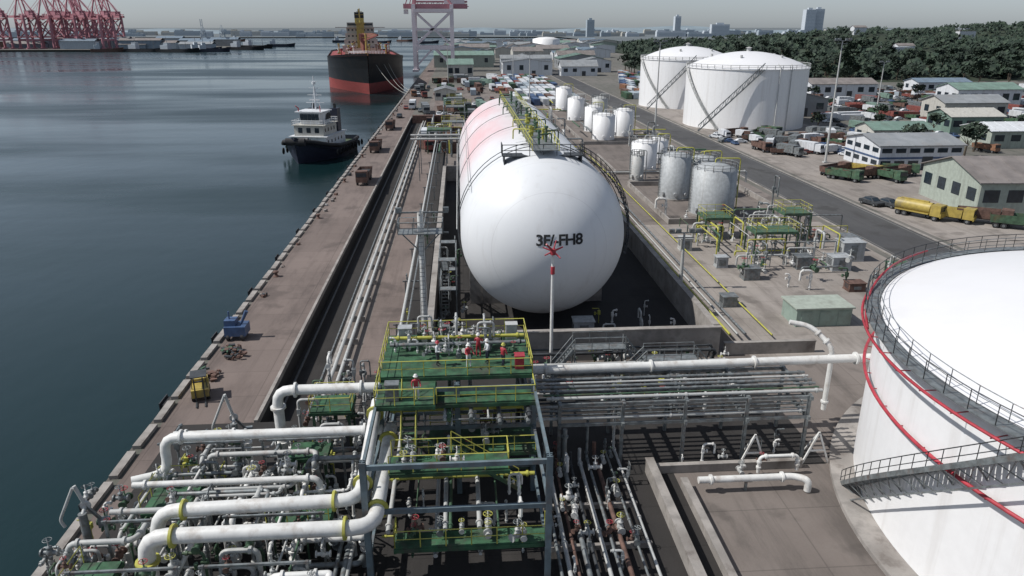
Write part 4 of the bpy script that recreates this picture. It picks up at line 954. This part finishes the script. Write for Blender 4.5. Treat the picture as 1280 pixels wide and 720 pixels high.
for s_ in (-1,1):
    for k in range(4): box_part(tg,'window',GLS,(s_*3.53-.03,s_*3.53+.03,-6.5+k*2.6,-5.7+k*2.6,5.8,6.6))
    for k in range(5): box_part(tg,'porthole',GLS,(s_*4.23-.03,s_*4.23+.03,-7+k*3,-6.3+k*3,3.4,4.1))
for s_ in (-1,1): box_part(tg,'funnel',NAV,(s_*2.7-.9,s_*2.7+.9,5.2,8.2,5.0,10.2)); box_part(tg,'exhaust_pipe',BLK,(s_*2.7-.25,s_*2.7+.25,6.3,7,10.2,11.2))
m=MB(); m.cyl((0,-.5,10.2),(0,-.5,17.6),.2,.1,n=8); m.beam((-1.1,.3,10.2),(0,-.5,15.5),.16); m.beam((1.1,.3,10.2),(0,-.5,15.5),.16)
for z,w_ in ((11.8,2.2),(13.5,1.7),(15,1.3),(16.4,.9)): m.beam((-w_,-.5,z),(w_,-.5,z),.14)
m.bx(-1.3,1.3,-1.1,-.8,12.3,12.55); m.cyl((0,-.5,15.8),(0,-.5,16.3),.45,n=10); part(tg,'mast',m,WLW,False)
for s_ in (-1,1): m=MB(); m.cyl((s_*2.6,-6,10.25),(s_*2.6,-6,11),.12,n=6); m.cyl((s_*2.6,-6,10.9),(s_*2.9,-7.2,11.5),.16,.1,n=8); part(tg,'fire_nozzle',m,RED,False)
m=MB(); m.cyl((-1.2,-13,4.4),(1.2,-13,4.4),.8,n=12); m.bx(-1.5,1.5,-12.6,-11.8,3.2,4.7); part(tg,'winch',m,DKS,False)
m=MB(); m.rail([(-3.8,-8.5,7.4),(3.8,-8.5,7.4),(3.8,4.5,7.4),(-3.8,4.5,7.4),(-3.8,-8.5,7.4)],1,1.5,.06); part(tg,'railing',m,WLW,False)
def boatp(L,mh,label):
    t=thing('moored_boat',label,'boat',(0,0,-80),'boats moored off the distant pier')
    m=MB(); d=hull(m,L,L*.2,-.5,1,4,6,2,NS=12); part(t,'hull',m,[mh,mh],False); part(t,'deck',d,BRN,False)
    box_part(t,'deckhouse',HZ1,(-L*.07,L*.07,L*.2,L*.38,3,9),(-L*.06,L*.06,L*.2,L*.3,9,12)); m=MB(); m.cyl((0,L*.25,12),(0,L*.25,19),.3,n=6); m.cyl((0,-L*.2,3),(0,-L*.2,14),.3,n=6); part(t,'mast',m,SIL,False); return t
b1=boatp(60,HBK,'dark hulled coastal boat moored in the harbour'); b2=boatp(45,NAV,'navy hulled workboat moored in the harbour'); b3=boatp(38,BRN,'brown hulled workboat moored in the harbour')
for i,(x,y) in enumerate(((-370,1045),(-350,1090),(-330,1060),(-420,1068),(-470,1065),(-800,1062),(-900,1064),(-310,1150),(-320,1250),(-300,1330),(-250,1700),(-200,1650),(-120,1750),(-160,1600),(-60,1560),(-500,1800),(-1000,1900))):
    clone(rnd.choice((b1,b2,b3)),(x,y,-2.5),rnd.uniform(1,2.2))
# ------------------------------------------------------------ vehicles
def wheels(t,xs,ys,r=.45,w_=.3):
    for x in xs:
        for y in ys:
            m=MB(); m.cyl((x-w_/2,y,r),(x+w_/2,y,r),r,n=14); wv=part(t,'wheel',m,BLK,False)
            m=MB(); m.cyl((x-w_/2-.02,y,r),(x+w_/2+.02,y,r),r*.5,n=10); part(wv,'rim',m,SIL,False)
def carp(mt,cn):
    t=thing('parked_car',cn+' parked car in the port yard','car',(0,0,-90),'parked cars')
    prof=[(-2.1,.35),(-2.15,.75),(-1.2,.92),(-.5,1.42),(.9,1.45),(1.6,.98),(2.1,.9),(2.1,.35)]
    def ext(m,pr,w0,w1,mi=0):
        n=len(pr); vs=[(-w0 if z<1 else -w1,y,z) for y,z in pr]+[(w0 if z<1 else w1,y,z) for y,z in pr]
        m.add(vs,[tuple(range(n))[::-1],tuple(range(n,2*n))]+[(i,(i+1)%n,(i+1)%n+n,i+n) for i in range(n)],mi)
    m=MB(); ext(m,prof,.88,.68); part(t,'body',m,mt,False)
    m=MB(); m.add([(-.72,-1.2,.98),(.72,-1.2,.98),(.64,-.58,1.42),(-.64,-.58,1.42)],[(0,1,2,3)]); part(t,'windscreen',m,GLS,False)
    for s_ in (-1,1):
        m=MB(); m.add([(s_*.86,-.9,.98),(s_*.86,1.3,1.0),(s_*.72,.85,1.38),(s_*.72,-.45,1.38)],[(0,1,2,3)]); part(t,'side_window',m,GLS,False)
    wheels(t,(-.8,.8),(-1.35,1.35),.33,.22); return t
def truckp(mt,kind,cn):
    t=thing('parked_truck',cn,'truck',(0,0,-95),'parked trucks')
    m=MB(); m.bx(-1.15,1.15,-4.2,-2.4,.9,2.9); m.bx(-1.1,1.1,-4.35,-4.205,.7,1.5); part(t,'cab',m,mt,False)
    m=MB(); m.bx(-1.0,1.0,-4.26,-4.203,1.8,2.6); part(t,'windscreen',m,GLS,False)
    m=MB(); m.bx(-.5,.5,-4.1,4.2,.7,.89); part(t,'chassis',m,DKS,False)
    m=MB()
    if kind=='tank':
        m.cyl((0,-2.2,2.0),(0,4.2,2.0),1.05,n=16); m.bx(-.3,.3,-1.5,3.6,3.0,3.2); m.bx(-1.0,1.0,-2.1,4.1,.96,1.15)
    elif kind=='dump':
        m.add([(-1.15,-2.2,1.0),(1.15,-2.2,1.0),(1.15,4.2,1.0),(-1.15,4.2,1.0),(-1.3,-2.3,2.6),(1.3,-2.3,2.6),(1.3,4.4,2.4),(-1.3,4.4,2.4)],[(0,1,5,4),(1,2,6,5),(2,3,7,6),(3,0,4,7),(0,3,2,1)]); m.add([(-1.2,-2.2,1.9),(1.2,-2.2,1.9),(1.2,4.2,1.9),(-1.2,4.2,1.9)],[(0,1,2,3)],1)
    else:
        m.bx(-1.2,1.2,-2.2,4.3,1.0,3.3)
        for i in range(8): m.bx(-1.24,1.24,-2.1+i*.85,-1.9+i*.85,1.05,3.25)
    part(t,{'tank':'tank_body','dump':'dump_bed','box':'cargo_box'}[kind],m,[mt,DKS],False)
    wheels(t,(-.95,.95),(-3.3,2.2,3.4),.5,.35); return t
cars=[carp(WLW,'white'),carp(DKS,'black'),carp(SIL,'silver'),carp(VRD,'dull red'),carp(BLU,'blue'),carp(WLW,'white')]
TY=truckp(YVL,'dump','yellow dump truck parked on the concrete apron'); TY2=truckp(YVL,'tank','yellow tank truck parked on the concrete apron')
trs=[truckp(VRD,'dump','dull red dump truck parked in the yard'),truckp(ORG,'dump','faded orange dump truck parked in the yard'),truckp(RFN,'box','green box truck parked in the yard'),truckp(WLW,'box','white box truck parked in the yard'),truckp(GRS,'dump','dark green dump truck parked in the yard'),truckp(BRN,'dump','rusty brown dump truck parked in the yard'),truckp(SIL,'box','grey box truck parked in the yard')]
lcars=[lite(c) for c in cars]; ltrs=[lite(c) for c in trs]
clone(TY2,(76,114,0),.55,sc_=.9); clone(TY,(79.5,111.3,0),.75,sc_=.85)
clone(trs[5],(84.2,109.5,0),.9,sc_=.9); clone(trs[4],(87,105.5,0),1.0,sc_=.9)
for x,y,rz in ((72.8,123,.3),(75,121.5,.4),(79.5,118,.5)): clone(cars[1],(x,y,0),rz)
for x,y,rz in ((86,150,.5),(83,146,1.8),(80,151,2),(79,145,.6),(91,147,1.9),(88,144,.3),(94,150,1)): clone(rnd.choice([TY]+trs[4:]),(x,y,0),rz,sc_=.85)
for i in range(95):
    x=72.5+rnd.uniform(0,38); y=rnd.uniform(174,212); 
    clone(rnd.choice([ltrs[5],ltrs[6],ltrs[4],ltrs[3]]+lcars),(x,y,0),rnd.uniform(0,3.1),sc_=rnd.uniform(.6,.9))
blocked=((146,188,13,10),(152,215,12,10),(172,245,15,11),(118,262,15,11),(205,285,17,11),(190,205,15,11),(170,330,19,11),(118,195,12,9),(230,350,16,10))
def contp(mt,cn):
    t=thing('shipping_container',cn+' corrugated steel shipping container','container',(0,0,-99),'shipping containers')
    m=MB(); m.bx(-1.2,1.2,-6,6,.1,2.6)
    for i in range(20): m.bx(-1.25,1.25,-5.8+i*.6,-5.5+i*.6,.25,2.45)
    for x in (-1.2,1.2):
        for y in (-6,6): m.bx(x-.08,x+.08,y-.08,y+.08,0,2.65)
    part(t,'body',m,mt,False)
    for a,b in ((-1.1,-.02),(.02,1.1)):
        m=MB(); m.bx(a,b,-6.12,-6.083,.2,2.5); part(t,'door',m,mt,False)
    return t
cts=[contp(VRD,'dull red'),contp(BLU,'blue'),contp(WLW,'white'),contp(GRS,'green'),contp(ORG,'orange'),contp(BRN,'brown'),contp(HZ2,'grey')]
nlot=0
for r in range(32):
    for c in range(44):
        x=114+c*4.7+rnd.uniform(-1.6,1.6)+r*.6; y=178+r*6.0+rnd.uniform(-2,2)
        if x>64+y*.66 or nlot>600: continue
        if any(abs(x-a)<w1 and abs(y-b)<h1 for a,b,w1,h1 in blocked): continue
        if rnd.random()<.72: clone(rnd.choice(ltrs+lcars+lcars+lcars[:3]+[cts[2],cts[0],cts[6]]),(x,y,0),rnd.choice((0.2,1.7,.25))+rnd.uniform(-.15,.15),sc_=rnd.uniform(.65,.9)); nlot+=1
for r in range(12):
    for c in range(9):
        x=74+c*3.2+r*3; y=330+r*15
        if rnd.random()<.7: clone(rnd.choice(cts+[cts[2],cts[6]]),(x,y,0),rnd.uniform(-.03,.03))
for r in range(12):
    for c in range(9):
        if rnd.random()<.75: clone(rnd.choice(cts+[cts[2]]*3+[cts[6]]*2),(20+c*3.6,305+r*14,0),rnd.choice((0,.04)))
for i in range(70):
    x=rnd.uniform(-11,24); y=rnd.uniform(168,460); clone(rnd.choice(ltrs+lcars[:4]+cts[5:]),(x,y,0),rnd.choice((0,1.57,.1,.8)))
for i in range(16):
    clone(rnd.choice(ltrs+lcars),(rnd.uniform(-21,-12),rnd.uniform(270,440),0),rnd.choice((0,.1)))
for i in range(34):
    x=rnd.uniform(-9,25); y=rnd.uniform(152,250); z=rnd.choice((1,2.5,4)); L=rnd.uniform(8,25)
    pipeline([(x,y,.2),(x,y,z),(min(x+L,30),y,z),(min(x+L,30),y,.2)] if i%2 else [(x,y,z),(x,y+L,z)],rnd.choice((.12,.2)),rnd.choice((YEL,BRN,SIL,GRS,WG)),'pipework behind the pressure tank',group='pipework behind the tank')
put_risers(20,-8,28,152,240,[0],1.4,2.4)
for i in range(14):
    x0=rnd.uniform(-9,20); y0=rnd.uniform(160,290); z=rnd.uniform(3,6)
    t=thing('process_platform','steel process platform with green frame and yellow rails','platform',(x0,y0,0),'process platforms')
    deck(t,x0,x0+6,y0,y0+5,z,mt=rnd.choice((GRS,SIL,DKS)),sp=2)
    for x in (x0,x0+6):
        for y in (y0,y0+5): m=MB(); m.beam((x,y,0),(x,y,z-.3),.25); part(t,'leg',m,GRS)
for x,y in ((-19.8,150),(-21.6,190),(-21.5,232),(-21,262)): clone(rnd.choice(trs[4:]+cars[1:2]),(x,y,0),0)
t=thing('blue_pump_unit','small blue mobile pump with hopper standing on the quay','machine',(-23.2,70.5,0))
box_part(t,'body',BLU,(-1,1.1,-.9,.9,.5,1.5),(-1,.1,-.6,.6,1.5,2.1))
m=MB(); m.cyl((.5,0,1.5),(1.2,0,2.9),.12,.2,n=8); m.cyl((-.6,0,2.1),(-.6,0,2.9),.08,n=6); part(t,'spout',m,BLU,False); wheels(t,(-.7,.7),(-.7,.7),.35,.25)
t=thing('yellow_forklift','small yellow forklift parked near the quay edge','forklift',(-22.8,58,0),rz=.3)
box_part(t,'body',YVL,(-.7,.7,-1.2,1.0,.4,1.1),(-.65,.65,.4,1.2,1.1,1.4)); m=MB()
for x in (-.6,.6):
    for y in (-.8,.5): m.beam((x,y,1.1),(x*.9,y,2.1),.07)
m.bx(-.65,.65,-.9,.6,2.1,2.18); part(t,'overhead_guard',m,DKS,False)
m=MB()
for x in (-.35,.35): m.beam((x,-1.35,.1),(x,-1.35,2.3),.1,.12); m.bx(x-.06,x+.06,-2.4,-1.42,.08,.14)
m.bx(-.4,.4,-1.4,-1.3,1.9,2.0); part(t,'fork_mast',m,DKS,False); wheels(t,(-.6,.6),(-.8,.75),.32,.25)
for i,(x,y) in enumerate(((-22.8,67),(-22.2,65.8),(-23.3,61.5))):
    m=MB()
    for k in range(30): m.box((rnd.uniform(-.9,.9),rnd.uniform(-.9,.9),rnd.uniform(.05,.6)),(rnd.uniform(.1,.4),rnd.uniform(.2,.8),rnd.uniform(.06,.25)),rnd.uniform(0,3),m=rnd.choice((0,0,1,2)))
    single('scrap_pile',m,[BRN,GRS,DKS],'pile of pallets, hoses and scrap on the quay','scrap pile',(x,y,0),'scrap piles on the quay',world=False)
for i in range(34):
    m=MB(); s_=rnd.uniform(.2,.45)
    m.box((0,0,s_/2),(s_,s_*1.5,s_),rnd.random()); m.box((.3,.2,s_*.6),(s_*.5,s_*.5,s_*1.2),rnd.random())
    single('quay_crate',m,rnd.choice((BRN,WG,CON,DKS,BRN)),'small crate standing along the quay edge','crate',(rnd.uniform(QX+.9,QX+1.6),rnd.uniform(75,330),0),'crates along the quay edge',world=False)
t=thing('stair_tower','galvanised zigzag stair tower beside the pressure tank','stair tower',(-1.6,78,0))
m=MB()
for x in (-2.6,-.8):
    for y in (74,82): m.beam((x,y,0),(x,y,6.6),.12)
for z in (3.3,6.6):
    m.bx(-2.6,-.8,74,75.2,z,z+.06); m.bx(-2.6,-.8,80.8,82,z,z+.06); m.beam((-2.6,74,z),(-2.6,82,z),.12); m.beam((-.8,74,z),(-.8,82,z),.12)
part(t,'frame',m,SIL)
for i in range(2):
    m=MB(); z=i*3.3; a,b=(75.2,80.8) if i%2==0 else (80.8,75.2); m.stair((-2.1,a,z),(-2.1,b,z+3.3),.8); part(t,'stair',m,SIL)
put_valves(10,-2.5,0,66,90,[.3]); put_risers(10,-2.6,-.6,64,100,[0],.7,1.2)
put_risers(8,14,23,64,74,[0],.6,1.2); put_risers(6,-7,-4,64,120,[0],.6,1.0)

# ------------------------------------------------------------ hills, forest, trees
def hh(x,y):
    a=max(0,min(1,(x-120-(y-430)*.15)/120)); b=max(0,min(1,(y-420)/140)); f=max(0,min(1,(1500-y)/300))
    return a*b*f*(12+8*sin(x*.011+1)+5*sin(y*.013+x*.004)+4*sin(x*.03))*1.05
nx,ny=70,60; vs=[];fs=[]
for j in range(ny+1):
    for i in range(nx+1):
        x=100+2000*i/nx; y=410+1090*j/ny; vs.append((x,y,max(-.3,hh(x,y)-.2)))
for j in range(ny):
    for i in range(nx): a=j*(nx+1)+i; fs.append((a,a+1,a+nx+2,a+nx+1))
m=MB(); m.add(vs,fs,0,True); struct('hill',m,G_H)
m=MB(); vs=[];fs=[];nx=160
for j in range(4):
    for i in range(nx+1):
        x=-6000+14000*i/nx; zz=(0,1,.8,0)[j]*(16+9*sin(x*.0021)+6*sin(x*.0057+2)+4*sin(x*.013)); vs.append((x,3350+j*260,zz))
for j in range(3):
    for i in range(nx): a=j*(nx+1)+i; fs.append((a,a+1,a+nx+2,a+nx+1))
m.add(vs,fs,0,True)
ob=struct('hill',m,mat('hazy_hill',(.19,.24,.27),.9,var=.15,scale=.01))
hb=[]
for x,y in ((330,560),(420,700),(300,760),(560,820),(480,900)):
    hb.append((x,y)); building(x,y,rnd.uniform(12,22),10,rnd.uniform(5,9),rnd.choice((0,2)),WLW,rnd.choice((WLW,RFG,RFD)),'white building among trees on the hill side',nw=4,dp=False,group='buildings on the wooded hills',z0=hh(x,y)+rnd.uniform(1,3))
def crown(mb,c,R,H,n,size,rg):
    bl=[(c[0]+rg.uniform(-.5,.5)*R,c[1]+rg.uniform(-.5,.5)*R,c[2]+rg.uniform(-.35,.45)*H,rg.uniform(.35,.65)) for _ in range(6)]
    for _ in range(n):
        b=rg.choice(bl); u=rg.uniform(-1,1);a=rg.uniform(0,2*pi); k=b[3]*R*rg.uniform(.7,1.05); s=math.sqrt(1-u*u)
        p=Vector((b[0]+k*s*cos(a),b[1]+k*s*sin(a),b[2]+k*u*.8*H/R))
        d1=Vector((rg.uniform(-1,1),rg.uniform(-1,1),rg.uniform(-.6,.6))).normalized(); d2=d1.orthogonal().normalized(); z=size*rg.uniform(.6,1.3)
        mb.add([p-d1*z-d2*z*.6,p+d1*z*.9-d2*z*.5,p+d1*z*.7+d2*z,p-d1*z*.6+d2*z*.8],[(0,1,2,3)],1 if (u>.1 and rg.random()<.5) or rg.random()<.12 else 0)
def treep(sd):
    rg=random.Random(sd); t=thing('tree','broadleaf tree with uneven green crown at the hill foot','tree',(0,0,-120),'trees at the hill foot')
    m=MB(); m.cyl((0,0,0),(.2,.1,4.5),.3,.16,n=7)
    for k in range(5): a=k*1.3; m.cyl((.1,.1,2.6+k*.3),(1.8*cos(a),1.8*sin(a),5.5),.11,.04,n=5)
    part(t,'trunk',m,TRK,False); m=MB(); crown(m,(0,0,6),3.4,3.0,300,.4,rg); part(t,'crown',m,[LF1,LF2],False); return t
TP=[treep(i) for i in range(4)]
n=0
while n<240:
    y=rnd.uniform(330,560); x=rnd.uniform(110,125+.72*y)
    base=395+(x-120)*.12
    if y<base-25: continue
    if any(abs(x-a)<w1 and abs(y-b)<h1 for a,b,w1,h1 in blocked): continue
    clone(rnd.choice(TP),(x,y,max(0,hh(x,y)-.3)),rnd.uniform(0,6),sc_=rnd.uniform(.8,1.5)); n+=1
for x,y in ((112,176),(122,170),(130,178),(136,205),(125,215),(160,200),(165,225),(108,218),(180,262),(140,240),(200,225),(210,250),(128,296),(190,300),(178,216),(150,310),(200,330),(220,310),(240,330)): clone(rnd.choice(TP),(x,y,0),rnd.uniform(0,6),sc_=rnd.uniform(.6,.95))
m=MB(); rg=random.Random(5)
for i in range(3000):
    y=430+(rg.random()**1.3)*900; x=rg.uniform(125+(y-430)*.15,150+.85*y)
    if any(abs(x-a)<14 and -16<y-b<9 for a,b in hb): continue
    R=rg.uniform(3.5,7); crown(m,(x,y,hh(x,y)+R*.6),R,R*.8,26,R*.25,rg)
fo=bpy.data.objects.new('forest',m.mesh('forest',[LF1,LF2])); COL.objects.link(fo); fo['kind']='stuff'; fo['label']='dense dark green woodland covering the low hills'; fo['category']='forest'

# remove the unplaced prototypes
dead=[]
for o in bpy.data.objects:
    if o.parent is None and o.location.z<-45: dead.append(o); dead+=list(o.children_recursive)
for o in dead: bpy.data.objects.remove(o,do_unlink=True)
